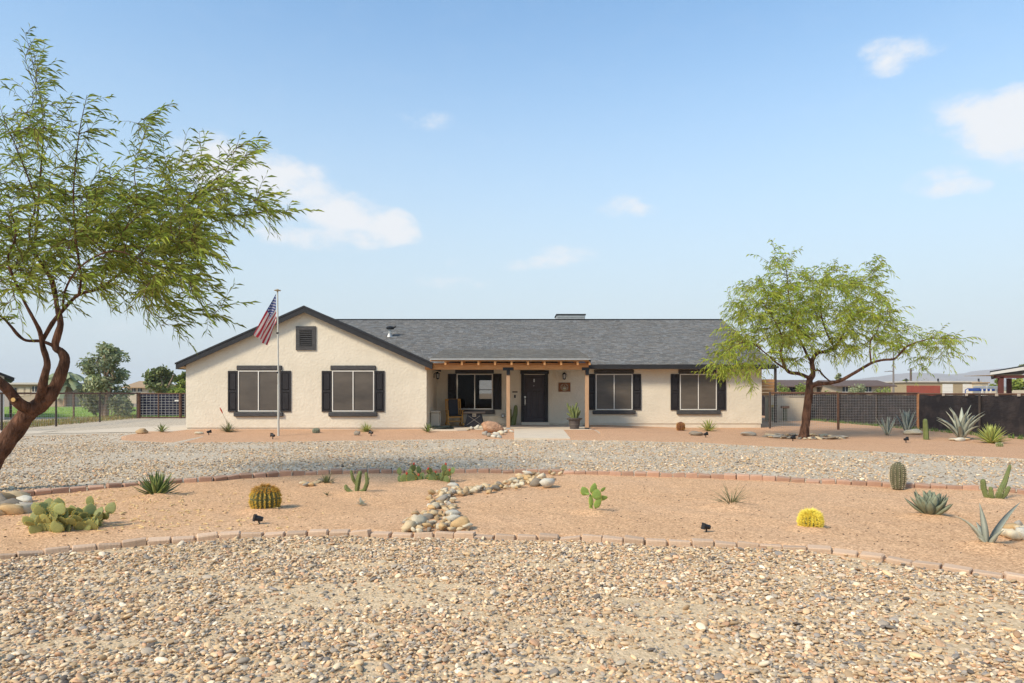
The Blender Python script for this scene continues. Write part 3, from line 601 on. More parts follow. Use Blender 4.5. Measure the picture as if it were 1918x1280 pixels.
def pebble_field(name, xs, ys, zs, size, m, sub):
    n = len(xs); pal = np.array((1.24, 1.13, .97), dtype=np.float32) * np.array([(.62, .48, .32), (.55, .42, .29), (.70, .60, .46), (.48, .34, .24), (.42, .38, .34), (.30, .285, .28), (.74, .67, .57), (.58, .38, .26), (.16, .145, .14), (.50, .44, .37)], dtype=np.float32)
    pr = np.array([20, 18, 13, 10, 12, 7, 6, 6, 3, 12.]); col = pal[rng.choice(len(pal), n, p=pr / pr.sum())] * rng.uniform(.62, 1.24, (n, 1)).astype(np.float32)
    me = bpy.data.meshes.new(name); me.from_pydata(np.column_stack((xs, ys, zs)).tolist(), [], [])
    sc = np.column_stack((size * rng.uniform(.85, 1.7, n), size * rng.uniform(.75, 1.1, n), size * rng.uniform(.35, .65, n))).astype(np.float32)
    ro = np.column_stack((rng.normal(0, .3, n), rng.normal(0, .3, n), rng.uniform(0, 6.28, n))).astype(np.float32)
    for nm, tp, dat in (('scl', 'FLOAT_VECTOR', sc), ('rot', 'FLOAT_VECTOR', ro)):
        a = me.attributes.new(nm, tp, 'POINT'); a.data.foreach_set('vector', dat.ravel())
    a = me.attributes.new('col', 'FLOAT_COLOR', 'POINT'); a.data.foreach_set('color', np.column_stack((col, np.ones(n, np.float32))).astype(np.float32).ravel())
    me.materials.append(m)
    o = link(name, me, kind='stuff')
    ng = bpy.data.node_groups.new(name, 'GeometryNodeTree')
    ng.interface.new_socket('Geometry', in_out='INPUT', socket_type='NodeSocketGeometry'); ng.interface.new_socket('Geometry', in_out='OUTPUT', socket_type='NodeSocketGeometry')
    A = ng.nodes.new; L = ng.links.new
    gi, go = A('NodeGroupInput'), A('NodeGroupOutput'); mp = A('GeometryNodeMeshToPoints'); ip = A('GeometryNodeInstanceOnPoints'); ico = A('GeometryNodeMeshIcoSphere'); ico.inputs['Subdivisions'].default_value = sub; ico.inputs['Radius'].default_value = 1
    sm = A('GeometryNodeSetShadeSmooth'); st = A('GeometryNodeSetMaterial'); st.inputs['Material'].default_value = m
    L(gi.outputs[0], mp.inputs['Mesh']); L(mp.outputs[0], ip.inputs['Points']); L(ico.outputs['Mesh'], sm.inputs[0]); L(sm.outputs[0], st.inputs['Geometry']); L(st.outputs[0], ip.inputs['Instance'])
    for nm, sock in (('scl', 'Scale'), ('rot', 'Rotation')):
        na = A('GeometryNodeInputNamedAttribute'); na.data_type = 'FLOAT_VECTOR'; na.inputs['Name'].default_value = nm
        if sock == 'Rotation':
            er = A('FunctionNodeEulerToRotation'); L(na.outputs['Attribute'], er.inputs[0]); L(er.outputs[0], ip.inputs[sock])
        else: L(na.outputs['Attribute'], ip.inputs[sock])
    L(ip.outputs[0], go.inputs[0])
    md = o.modifiers.new('pebbles', 'NODES'); md.node_group = ng
    return o
M_PEB = mat('river_pebble', (1, 1, 1), (.82, .80, .78), 30, .85, .3, 80, attr='col', inst=True, spec=.12)
def fbm(x, y, s, seed): return np.array([noise.fractal(Vector((a * s, b * s, seed)), .6, 2.0, 4) for a, b in zip(x, y)])
N0 = 150000
yy = 3.0 + (8.6 - 3.0) * rng.random(N0) ** .9; xx = (rng.random(N0) * 2 - 1) * (yy * .78 + .4)
fx = np.interp(xx, [p[0] for p in FRONT], [p[1] for p in FRONT]); keep = yy < fx - .07
f = fbm(xx * .45, yy * 1.5, .8, 3.0); f2 = fbm(xx, yy, 1.7, 9.0); keep &= rng.random(N0) < np.clip(.72 + 1.5 * f + .5 * f2, .16, 1.0)
xx, yy = xx[keep], yy[keep]; sz = np.clip(rng.lognormal(math.log(.0095), .38, len(xx)), .006, .034)
zz = np.array([.012 * noise.noise(Vector((a * .9, b * .9, 5))) for a, b in zip(xx, yy)]) + sz * rng.uniform(-.05, .45, len(xx)); zz += np.where(rng.random(len(xx)) < .25, .012, 0)
pebble_field('pebbles', xx, yy, zz, sz, M_PEB, 2)
N1 = 90000
yy = 9.5 + (26 - 9.5) * rng.random(N1) ** 1.1; xx = (rng.random(N1) * 2 - 1) * (yy * .8)
bx = np.interp(xx, [p[0] for p in BACK], [p[1] for p in BACK]); ex_ = np.interp(xx, [p[0] for p in EDGE], [p[1] for p in EDGE]); ex_ = np.where(xx < -12.4, 23.6, ex_)
f = fbm(xx, yy, .3, 7.0); keep = (yy > bx + .1) & (yy < ex_ + rng.normal(0, .12, N1)) & (rng.random(N1) < np.clip(.75 + 1.0 * f, .2, 1))
xx, yy = xx[keep], yy[keep]; sz = np.clip(rng.lognormal(math.log(.0135), .35, len(xx)), .01, .05)
zz = np.array([gz(a, b) for a, b in zip(xx, yy)]) + sz * .3 + .004
pebble_field('driveway_pebbles', xx, yy, zz, sz, M_PEB, 1)

# fallen seed pods on the left half of the bed
M_POD = mat('dry_seed_pod', (.80, .60, .30), (.66, .46, .21), 20, .8)
m = MB()
for _ in range(300):
    px = random.triangular(-20, 620, 180); py = random.uniform(925, 1000); v = G(px, py)
    if v.y < yf(v.x) + .2 or v.y > yb(v.x) - .15: continue
    a = random.uniform(0, 6.28); r = random.uniform(.025, .055); arc = random.uniform(.8, 2.6); z = bed_h(v.x, v.y) + .007
    m.tube([v + Vector((r * math.cos(a + arc * k / 4), r * math.sin(a + arc * k / 4), z - v.z + .006 * math.sin(k))) for k in range(5)], [.002, .006, .007, .006, .002], 4)
m.build('fallen_pods', M_POD, kind='stuff', fix=False)
M_LITTER = mat('dark_grit', (.24, .16, .10), (.16, .11, .07), 20, .9)
m = MB()
for _ in range(520):
    px = random.uniform(-30, 1950); py = random.uniform(900, 1060); v = G(px, py)
    if v.y < yf(v.x) + .15 or v.y > yb(v.x) - .1: continue
    a = random.uniform(0, 6.28); l = random.uniform(.008, .03); z = bed_h(v.x, v.y) + .003
    m.tube([(v.x, v.y, z), (v.x + l * math.cos(a), v.y + l * math.sin(a), z + .004)], random.uniform(.003, .007), 4)
m.build('litter_crumbs', M_LITTER, kind='stuff', fix=False)

# ------------------------------------------------------------------ cacti and agaves
def leaf_verts(L, W, curve, gut, base_w=.7, thick=.18, peak=.35, n=6, wob=0):
    vs = []; fs = []; p = Vector((0, 0, 0)); a = 0
    for i in range(n + 1):
        t = i / n
        if i: a = curve * (t ** 1.3); p = p + Vector((math.sin(a), 0, math.cos(a))) * (L / n)
        w = W / 2 * (base_w + (1 - base_w) * math.sin(min(1, t / peak) * math.pi / 2)) if t < peak else W / 2 * max(.02, 1 - ((t - peak) / (1 - peak)) ** 1.7)
        nrm = Vector((math.cos(a), 0, -math.sin(a))); y = Vector((0, 1, 0)); e = -nrm * (gut * w)
        vs += [p + y * w + e, p - nrm * .0, p - y * w + e, p + nrm * (thick * w)]
    for i in range(n):
        for k in range(4): fs.append((i * 4 + k, i * 4 + (k + 1) % 4, i * 4 + 4 + (k + 1) % 4, i * 4 + 4 + k))
    fs += [(3, 2, 1, 0), (n * 4, n * 4 + 1, n * 4 + 2, n * 4 + 3)]
    return vs, fs
def agave(name, label, cat, loc, n, L, W, tin, tout, curve, m, gut=.35, base_w=.7, peak=.35, r0=.15, lin=.8, group=None):
    t = thing(name, label, cat, loc, group)
    ms = []
    for k in range(3):
        q = MB(); q.add(*leaf_verts(L, W, curve * (.6 + .4 * k), gut, base_w, .2, peak)); ms.append(q.mesh('leaf', m, smooth=True))
    for i in range(n):
        u = (i + .5) / n; th = R(tin + (tout - tin) * u ** .85 + random.gauss(0, 3)); ph = i * 2.39996 + random.gauss(0, .1); s = lin + (1 - lin) * u + random.gauss(0, .05)
        if u > .8: s *= random.uniform(.75, 1)
        d = r0 * W * (.3 + u * 2); link('leaf', ms[i % 3], t, loc=(d * math.cos(ph), d * math.sin(ph), .01 + .12 * L * (1 - u) * .5), rot=(0, th, ph), scl=(s, random.uniform(.85, 1.1), s))
    return t
def tuft_mesh(n, L, w, t0, t1, curve, m, name, seg=3):
    q = MB()
    for i in range(n):
        th = R(t0 + (t1 - t0) * random.random() ** .8); ph = random.uniform(0, 6.283); l = L * random.uniform(.55, 1.08); v, f = leaf_verts(l, w * random.uniform(.7, 1.2), curve * random.uniform(.2, 1.3), .3, .8, .3, .3, seg)
        M4 = Matrix.Rotation(ph, 4, 'Z') @ Matrix.Translation((random.uniform(0, L * .06), 0, 0)) @ Matrix.Rotation(th, 4, 'Y'); q.add([M4 @ p for p in v], f)
    return q.mesh(name, m, smooth=True)
def tuft(name, label, cat, loc, *a, group=None):
    o = link(name, tuft_mesh(*a, name)); o.location = loc; return tag(o, label, cat, group)
M_AG = mat('agave_green', (.21, .255, .075), (.125, .165, .05), 7, .5, .1, 20, rand=.22)
M_AGB = mat('agave_blue_grey', (.42, .43, .34), (.31, .33, .265), 7, .55, .1, 20, rand=.18)
M_AGW = mat('agave_grey_olive', (.24, .255, .17), (.17, .19, .12), 7, .55, .1, 20, rand=.18)
M_AGY = mat('agave_yellow_green', (.46, .46, .12), (.27, .32, .085), 9, .5, .1, 20, rand=.2)
M_YUC = mat('yucca_green', (.19, .20, .085), (.12, .135, .055), 9, .55, .1, 20, attr=None)
M_CAC = mat('cactus_green', (.17, .19, .06), (.11, .135, .045), 6, .6, .2, 30)
M_CACO = mat('cactus_olive', (.17, .165, .055), (.115, .11, .045), 6, .6, .2, 30)
M_PAD = mat('prickly_pear_green', (.33, .33, .105), (.22, .23, .075), 5, .6, .3, 30, rand=.22, speck=(26, (.42, .40, .18), (.16, .18, .06), .25))
M_PADD = mat('prickly_pear_deep_green', (.19, .24, .085), (.13, .17, .06), 5, .6, .3, 30, rand=.2)
M_SPINE = mat('golden_spine', (.80, .56, .09), (.66, .42, .055), 20, .7)
M_SPINB = mat('rusty_spine', (.62, .34, .06), (.40, .19, .04), 20, .7)
M_SPINEY = mat('lemon_spine', (.92, .78, .13), (.80, .62, .09), 20, .7)
M_BARK_SKIN = mat('grey_brown_skin', (.13, .125, .065), (.085, .08, .045), 8, .7, .3, 30)
M_PADB = mat('bright_pad_green', (.27, .37, .08), (.19, .28, .06), 5, .6, .3, 30, rand=.15)
M_SPINP = mat('pale_spine', (.56, .47, .33), (.46, .38, .26), 20, .7)
M_FRUIT = mat('red_fruit', (.55, .09, .045), (.42, .06, .03), 10, .5)
M_REDB = mat('red_barrel_skin', (.19, .075, .035), (.13, .05, .025), 10, .7)
def at(px, py, dz=.03): v = G(px, py); return Vector((v.x, v.y, v.z + dz))

agave('agave', 'dense dark green agave with many narrow leaves at the left of the bed', 'agave', at(294, 934), 64, .35, .062, 6, 82, -.25, M_AG, .3, .6, .3, .2, .95)
agave('agave', 'compact grey green agave with broad artichoke leaves near the multi arm cactus', 'agave', at(1743, 973), 46, .30, .105, 3, 60, -.35, M_AGW, .45, .55, .55, .22, .9)
t = thing('agave', 'small blue agave with a few long curving leaves nearest the front bricks', 'agave', at(1850, 1029))
for L, W, cv, th, ph in ((.40, .075, .75, 22, 175), (.42, .085, .05, 7, 190), (.50, .10, .25, 24, -8), (.38, .085, .1, 30, 8), (.20, .06, .3, 25, 160), (.17, .05, .4, 40, 200), (.25, .07, .3, 30, -80), (.24, .07, .3, 25, 90), (.13, .05, .4, 48, 20)):
    q = MB(); q.add(*leaf_verts(L, W, cv, .45, .7, .2, .35, 8)); link('leaf', q.mesh('leaf', M_AGB, smooth=True), t, loc=(.03 * math.cos(R(ph)), .03 * math.sin(R(ph)), 0), rot=(0, R(th), R(ph)))
agave('agave', 'wide blue grey agave against the black screened fence', 'agave', at(1801, 825, .01), 24, 1.0, .165, 2, 33, .55, M_AGB, .45, .6, .35, .2, 1.0)
agave('agave', 'upright grey agave nearest the rusty end post of the wire fence', 'agave', at(1699, 812, .01), 15, .86, .13, 2, 24, .1, M_AGB, .45, .6, .35, .2, .9)
agave('agave', 'narrow grey agave in front of the wire fence, nearer the yard tree', 'agave', at(1662, 817, .01), 11, .70, .10, 2, 27, .1, M_AGB, .45, .6, .35, .2, .9)
agave('agave', 'yellow green spiky rosette in front of the black screened fence', 'agave', at(1857, 832, .01), 64, .56, .075, 4, 78, .1, M_AGY, .3, .7, .3, .2, 1.0)
agave('agave', 'green and cream agave under the end window by the yard tree', 'agave', at(1327, 809, .02), 40, .47, .06, 4, 78, .1, M_AGY, .3, .7, .3, .2, .95)
agave('agave', 'small green agave at the bed tip by the concrete drive', 'agave', at(303, 811, .02), 20, .34, .05, 6, 75, .2, M_AG, .3, .7, .3, .2, .9)
agave('agave', 'small bright green agave at the corner of the gable wall by the hose', 'agave', at(801, 811, .02), 24, .36, .05, 6, 72, .15, M_AG, .3, .7, .3, .2, .9)
tuft('yucca', 'spiky dark tuft of stiff leaves near the far bricks', 'yucca', at(612, 911), 60, .23, .014, 2, 62, .25, M_YUC)
tuft('hesperaloe', 'thin leaved spiky grass plant alone on the right of the bed', 'desert grass', at(1370, 953), 78, .36, .011, 3, 82, .75, M_YUC)
tuft('agave_pup', 'tiny blue green agave in front of the branching cactus', 'agave', at(677, 950), 26, .105, .018, 5, 75, .2, M_AGB)
tuft('agave_pup', 'tiny dull green tuft left of the branching cactus', 'agave', at(613, 932), 14, .09, .012, 5, 80, .2, M_YUC)
t = thing('yucca', 'green yucca with a red tipped flower stalk under the first window', 'yucca', at(428, 811, .02))
link('leaves', tuft_mesh(60, .46, .03, 3, 75, .5, M_YUC, 'leaves'), t)
b0 = at(428, 811, .02); a1, a2 = P(424, 789, b0.y) - b0, P(411.5, 763, b0.y) - b0
MB().tube([(0, 0, .1), a1, a2], [.014, .012, .01], 5).build('stalk', M_SPINP, t, fix=False).location = (0, 0, 0)
for o in t.children:
    if o.name.startswith('stalk'):
        o.data.transform(Matrix.Translation(b0))
q = MB(); q.tube([a1.lerp(a2, .55), a1.lerp(a2, .8), a2], [.012, .028, .006], 6); link('flower_tip', q.mesh('flower_tip', M_FRUIT), t)
tuft('yucca', 'green yucca with spreading thin leaves under the second window', 'yucca', at(687, 810, .02), 60, .42, .03, 3, 78, .5, M_AGY)

def spines(m, prof, nrib, per, ln, tip=None, cen=(0, 0, 0)):
    for k in range(nrib):
        a = 2 * math.pi * k / nrib
        for r, z in prof:
            if r < .004: continue
            c = Vector((r * math.cos(a), r * math.sin(a), z)) + Vector(cen); up = 1 if z > 0 else 0
            for _ in range(per):
                d = Vector((math.cos(a + random.gauss(0, .55)), math.sin(a + random.gauss(0, .55)), random.gauss(.25, .6))).normalized() * ln * random.uniform(.6, 1.2); s = d.orthogonal().normalized() * .0036
                s2 = d.cross(s).normalized() * .0036; m.add([c + s, c - s * .5 + s2, c - s * .5 - s2, c + d], [(0, 1, 3), (1, 2, 3), (2, 0, 3)])
def barrel(name, label, cat, loc, r, h, nrib, skin, spm, ln, top=None, narrow=.8, ztop=.8, per=4, rows=11, flat=2.6):
    t = thing(name, label, cat, loc); prof = []
    for i in range(15):
        u = i / 14; z = h * u; w = r * (narrow + (1 - narrow) * math.sin(min(1, u / .45) * math.pi / 2)) if u < .45 else r * max(.03, (1 - ((u - .45) / .55) ** flat)) ** .5
        prof.append((w, z))
    b = MB().lathe(prof, nrib * 6, (0, 0, 0), (nrib, .22)); o = link('body', b.mesh('body', skin, smooth=True), t)
    sp = [prof[min(14, int(1 + i * 13 / rows))] for i in range(rows)]; m = MB(); spines(m, sp, nrib, per, ln); o = link('spines', m.mesh('spines', spm), t, kind='stuff')
    if top:
        m = MB(); spines(m, [p for p in prof if p[1] > h * .74], nrib + 4, 7, ln * 1.5); link('crown_spines', m.mesh('crown_spines', top), t, kind='stuff')
    return t
barrel('barrel_cactus', 'round barrel cactus with golden ribs and a rusty crown of spines', 'barrel cactus', at(497, 960), .178, .30, 20, M_CACO, M_SPINE, .034, M_SPINB, .8, per=8, flat=2.1)
barrel('barrel_cactus', 'small fluffy yellow golden barrel cactus near the right spotlight', 'barrel cactus', at(1518, 998), .108, .195, 20, M_CACO, M_SPINEY, .036, M_SPINEY, .72, per=16, rows=15, flat=2.0)
barrel('barrel_cactus', 'tall ribbed columnar barrel cactus beside the far bricks', 'barrel cactus', at(1682, 921), .112, .415, 13, M_BARK_SKIN, M_SPINP, .022, None, .62, per=9, rows=14, flat=3.2)
barrel('barrel_cactus', 'round reddish brown barrel cactus near the end window', 'barrel cactus', at(1275, 808, .02), .16, .34, 16, M_REDB, M_SPINB, .04, None, .8, per=4)
barrel('barrel_cactus', 'tiny dark green cactus in front of the yellow rosette', 'barrel cactus', at(1872, 838, .01), .09, .13, 12, M_CAC, M_SPINP, .02, None, .9, per=2)
barrel('barrel_cactus', 'small grey cactus mound between the two gable windows', 'barrel cactus', at(592, 812, .02), .13, .17, 14, M_AGW, M_SPINP, .02, None, .9, per=3)
def ribbed(m, pts, rad, nrib=7):
    """ribbed stem with a domed tip"""
    pts = [Vector(p) for p in pts]; fine = []; fr = []
    for i in range(len(pts) - 1):
        for k in range(5): u = k / 5; fine.append(pts[i].lerp(pts[i + 1], u)); fr.append(rad[i] + (rad[i + 1] - rad[i]) * u)
    d = (pts[-1] - pts[-2]).normalized(); fine.append(pts[-1]); fr.append(rad[-1])
    for k in (.5, .8, .97): fine.append(pts[-1] + d * rad[-1] * k * 1.1); fr.append(rad[-1] * math.sqrt(1 - k * k))
    b = len(m.v); n = nrib * 4; m.tube(fine, fr, n)
    for i, p in enumerate(fine):
        for k in range(n):
            j = b + i * n + k; v = Vector(m.v[j]); m.v[j] = tuple(p + (v - p) * (1 - .22 * (.5 - .5 * math.cos(k * math.pi / 2))))
    return m
def arms(name, label, cat, base, Y, sets, m, spm=None, group=None, part='stem', nrib=6, dz=0):
    t = thing(name, label, cat, base, group); b = Vector(base); q2 = MB()
    for i, (px, rad) in enumerate(sets):
        pts = [P(x, y, Y + dzz) for x, y, dzz in px]; q = MB(); ribbed(q, pts, rad, nrib); o = q.build(part, m, t, smooth=True, fix=False)
        for p, r in zip(pts, rad):
            pass
        if spm:
            for j in range(len(pts) - 1):
                for _ in range(26):
                    u = random.random(); p = pts[j].lerp(pts[j + 1], u); r = rad[j] + (rad[j + 1] - rad[j]) * u; a = random.uniform(0, 6.28); ax = (pts[j + 1] - pts[j]).normalized(); e = ax.orthogonal().normalized(); f2 = ax.cross(e); d = e * math.cos(a) + f2 * math.sin(a)
                    c = p + d * r * .95; s = ax * .0022; q2.add([c + s, c - s, c + d * .022 + ax * random.uniform(-.012, .012)], [(0, 1, 2)])
    if spm: q2.build('spines', spm, t, kind='stuff', fix=False)
    return t
b = at(668, 927); Y = b.y
arms('branching_cactus', 'green branching cactus with upturned arms near the far bricks', 'cactus', b, Y, [
    ([(668, 929, 0), (669, 915, 0), (671, 900, 0), (674, 887, 0)], (.028, .04, .045, .035)), ([(667, 926, 0), (656, 922, .03), (649, 915, .04), (648, 912, .04)], (.03, .035, .034, .03)),
    ([(668, 908, 0), (661, 897, -.02), (658, 884, -.03)], (.024, .028, .022)), ([(670, 924, 0), (683, 918, -.04), (688, 904, -.05), (686, 888, -.05)], (.024, .03, .03, .024)), ([(686, 904, -.05), (690, 897, -.05)], (.02, .018))], M_CAC, M_SPINP)
b = at(1860, 942); Y = b.y
def z5(x, y): return (1440 + x / 4.013, 840 + y / 4.013)
arms('branching_cactus', 'ribbed cactus with one tall tilted arm and several short ones', 'cactus', b, Y, [
    ([(*z5(1680, 415), 0), (*z5(1640, 365), .02), (*z5(1615, 300), .04), (*z5(1610, 250), .04)], (.032, .038, .037, .033)), ([(*z5(1690, 410), -.05), (*z5(1672, 350), -.06), (*z5(1668, 305), -.06)], (.03, .034, .028)),
    ([(*z5(1700, 415), .05), (*z5(1735, 340), .06), (*z5(1775, 250), .07), (*z5(1812, 135), .08)], (.038, .045, .034, .020)), ([(*z5(1715, 400), -.04), (*z5(1775, 345), -.08), (*z5(1802, 300), -.1)], (.03, .034, .026)),
    ([(*z5(1712, 415), -.02), (*z5(1738, 345), -.07), (*z5(1750, 300), -.07)], (.036, .038, .03))], M_CAC, M_SPINP)
b = at(1733, 825, .01); arms('column_cactus', 'thin single column cactus between the grey agave and the big blue agave', 'cactus', b, b.y, [([(1735, 826, 0), (1734, 805, 0), (1733, 789, 0)], (.085, .08, .07))], M_CAC)
b = Vector((P(962, 797, 28.5).x, 28.5, .15)); arms('porch_cactus', 'tall green cactus standing against the wall behind the porch post', 'cactus', b, b.y, [([(960, 799, 0), (962, 788, 0), (965, 775, 0), (966, 763, 0)], (.12, .12, .1, .08)), ([(957, 799, 0), (955.5, 780, 0), (956, 769, 0)], (.06, .06, .05))], M_CAC)

def pad_mesh(m, name='pad'):
    q = MB(); prof = []; n = 14
    for i in range(8):
        u = i / 7; w = .40 * math.sin(math.pi * min(1, u ** .78)) ** .62 if 0 < u < 1 else .015
        prof.append((max(w, .02 if u > .5 else .06), u))
    q.lathe(prof, n); q.v = [(x, y * .13, z) for x, y, z in q.v]; me = q.mesh(name, m, smooth=True); me.materials.append(M_SPINE)
    bm = bmesh.new(); bm.from_mesh(me)
    for _ in range(70):   # short spines along the rim and over the face
        u = random.uniform(.15, .98); w = .40 * math.sin(math.pi * min(1, u ** .78)) ** .62; a = random.choice((0, math.pi)) + random.gauss(0, .3) if random.random() < .6 else random.uniform(0, 6.28)
        p = Vector((w * math.cos(a), w * math.sin(a) * .17, u)); d = Vector((math.cos(a), math.sin(a) * 1.2 + random.gauss(0, .4), (u - .5) * 1.6 + random.gauss(0, .3))).normalized(); s = d.orthogonal().normalized() * .010
        f = bm.faces.new([bm.verts.new(p + s), bm.verts.new(p - s), bm.verts.new(p + d * .075)]); f.material_index = 1
    bm.to_mesh(me); bm.free(); return me
PADM, PADD, PADB = pad_mesh(M_PAD), pad_mesh(M_PADD), pad_mesh(M_PADB)
def pad(t, me, base, d, face, L, w=1.0):
    """pad from base along d, flat side turned by angle face; positions relative to the thing"""
    z = Vector(d).normalized(); x = Vector((math.cos(face), math.sin(face), 0)); x = (x - z * x.dot(z)).normalized(); y = z.cross(x)
    M3 = Matrix((x, y, z)).transposed(); o = link('pad', me, t, loc=base, rot=M3.to_euler(), scl=(L * w, L, L)); return Vector(base) + z * L * .93
t = thing('prickly_pear', 'low spreading prickly pear clump of many round pads at the left of the bed', 'prickly pear', at(122, 997))
t.scale = (.80, .80, .80); tips = []; random.seed(5)
for i in range(48):
    a = random.uniform(0, 6.28); r = math.sqrt(random.random()); b = Vector((.40 * r * math.cos(a), .26 * r * math.sin(a), -.01)); d = Vector((math.cos(a) * r * .6 + random.gauss(0, .3), math.sin(a) * r * .4 - .05 + random.gauss(0, .2), random.uniform(.6, 1)))
    tips.append((pad(t, PADM, b, d, random.gauss(0, .45), random.uniform(.14, .20), 1.1), d))
for i in range(74):
    b, d = random.choice(tips); d2 = (d + Vector((random.gauss(0, .5), random.gauss(0, .5), random.uniform(.1, .6)))).normalized(); d2.z = max(.15, d2.z); e = pad(t, PADM, b - d2 * .01, d2, random.gauss(0, .45), random.uniform(.11, .17), random.uniform(1.05, 1.25))
    if i < 30 and e.z < .30: tips.append((e, d2))
t = thing('prickly_pear', 'low prickly pear with red fruit beside the dry creek', 'prickly pear', at(797, 906)); tips = []
for i in range(26):
    x = random.uniform(-.42, .42); b = Vector((x, random.uniform(-.12, .16), -.01)); d = Vector((x * .5 + random.gauss(0, .3), random.gauss(-.1, .25), 1)); tips.append((pad(t, PADD, b, d, random.gauss(0, .6), random.uniform(.13, .20)), d))
for i in range(10):
    b, d = tips[i]; d2 = (d + Vector((random.gauss(0, .4), random.gauss(0, .3), .4))).normalized(); tips[i] = (pad(t, PADD, b, d2, random.gauss(0, .6), random.uniform(.10, .15)), d2)
q = MB().lathe([(.012, 0), (.026, .02), (.027, .045), (.02, .055), (.005, .055)], 8); fm = q.mesh('fruit', M_FRUIT, smooth=True)
for i in range(7):
    b, d = tips[(i * 3) % len(tips)]; link('fruit', fm, t, loc=b + Vector((random.uniform(-.02, .02), -.01, -.01)), rot=(random.gauss(0, .3), random.gauss(0, .3), 0), scl=(.62, .62, .75))
b = at(1115, 965); Y = b.y; t = thing('prickly_pear', 'single upright bright green prickly pear with a few stacked pads', 'prickly pear', b); q = Y / F
for cx, cy, L, w, ang, fc, dy in ((264, 478, 52, 42, 0, .2, 0), (228, 440, 48, 30, -22, .4, .03), (226, 375, 105, 42, -6, .9, .02), (285, 390, 98, 55, 25, .3, -.02), (274, 314, 84, 78, 12, .1, -.03), (252, 268, 92, 58, 12, .3, .03), (165, 288, 74, 66, -28, .1, .0), (186, 305, 50, 30, -70, .3, .0), (338, 352, 72, 46, 80, .2, .02), (336, 275, 52, 28, 48, .5, .02)):
    L, w = L / 4.795, w / 4.795; c = P(1060 + cx / 4.795, 860 + cy / 4.795, Y) - b; d = Vector((math.sin(R(ang)), random.uniform(-.1, .1), math.cos(R(ang)))); L *= q * 1.15
    pad(t, PADB, c + Vector((0, dy, 0)) - d * L / 2, d, fc * .35, L, 1.12 * w * q / (.8 * L))

# ------------------------------------------------------------------ garden spotlights
def spot():
    t = local_thing('garden_spotlight', '', 'spotlight', 'black garden spotlights in the beds')
    MB().tube([(0, 0, -.02), (0, 0, .085)], .014, 8).build('stake', M_BLACK, t)
    m = MB(); m.tube([(0, 0, -.06), (0, 0, .045)], [.036, .045], 12); m.box(-.05, .05, -.045, .045, .045, .06)
    m.add([(-.05, -.045, .06), (.05, -.045, .06), (.05, .0, .09), (-.05, .0, .09), (-.05, .045, .06), (.05, .045, .06), (0, -.045, .13)], [(0, 1, 2, 3), (3, 2, 5, 4)])
    o = m.build('lamp_head', M_BLACK, t); M4 = Matrix.Translation((0, 0, .115)) @ Matrix.Rotation(R(78), 4, 'Y'); o.data.transform(M4)
    q = MB().tube([(0, 0, .061), (0, 0, .064)], .04, 12).mesh('lens', M_LGLASS); q.transform(M4); l = link('lens', q, o); ORG[l.name] = Vector((0, 0, 0))
    return t
sp0 = spot()
for i, (px, py, rz, s, lb) in enumerate([(485, 988, 3.3, .72, 'black spotlight in front of the rusty crowned barrel cactus'), (1323, 1003, 3.4, .66, 'black spotlight in front of the thin leaved spiky grass plant'), (391, 816, .6, 1.0, 'black spotlight left of the flower stalk yucca by the gable wall'), (511, 824, 2.6, 1.1, 'black spotlight in front of the foot of the flagpole'), (695, 818, 2.6, 1.1, 'black spotlight beside the yucca under the second window'), (1322, 821, .4, 1.05, 'black spotlight beside the flat stone under the end window'), (1485, 828, .5, 1.1, 'black spotlight in front of the stone ring of the yard tree'), (1697, 831, .3, 1.0, 'black spotlight alone on the sand in front of the grey agaves')]):
    o = sp0 if i == 0 else copy_tree(sp0); place(o, at(px, py, .015), rz, s, lb)
# ------------------------------------------------------------------ trees
M_BARK = mat('mesquite_bark', (.20, .10, .062), (.04, .023, .017), 11, .95, 1.0, 26, bdist=.06, stretch=(1, 1, .3), spec=.1)
M_LEAF = mat('mesquite_leaf', (.30, .345, .055), (.215, .265, .045), 1.5, .6, trans=.35, attr='col')
M_LEAFB = mat('mesquite_leaf_bright', (.39, .45, .068), (.28, .345, .052), 1.5, .6, trans=.35, attr='col')
def smooth_path(pts, rad, k=4):
    out = []; ro = []; n = len(pts)
    for i in range(n - 1):
        p0, p1, p2, p3 = pts[max(i - 1, 0)], pts[i], pts[i + 1], pts[min(i + 2, n - 1)]
        for j in range(k):
            t = j / k; out.append(.5 * ((2 * p1) + (-p0 + p2) * t + (2 * p0 - 5 * p1 + 4 * p2 - p3) * t * t + (-p0 + 3 * p1 - 3 * p2 + p3) * t ** 3)); ro.append(rad[i] + (rad[i + 1] - rad[i]) * t)
    return out + [pts[-1]], ro + [rad[-1]]
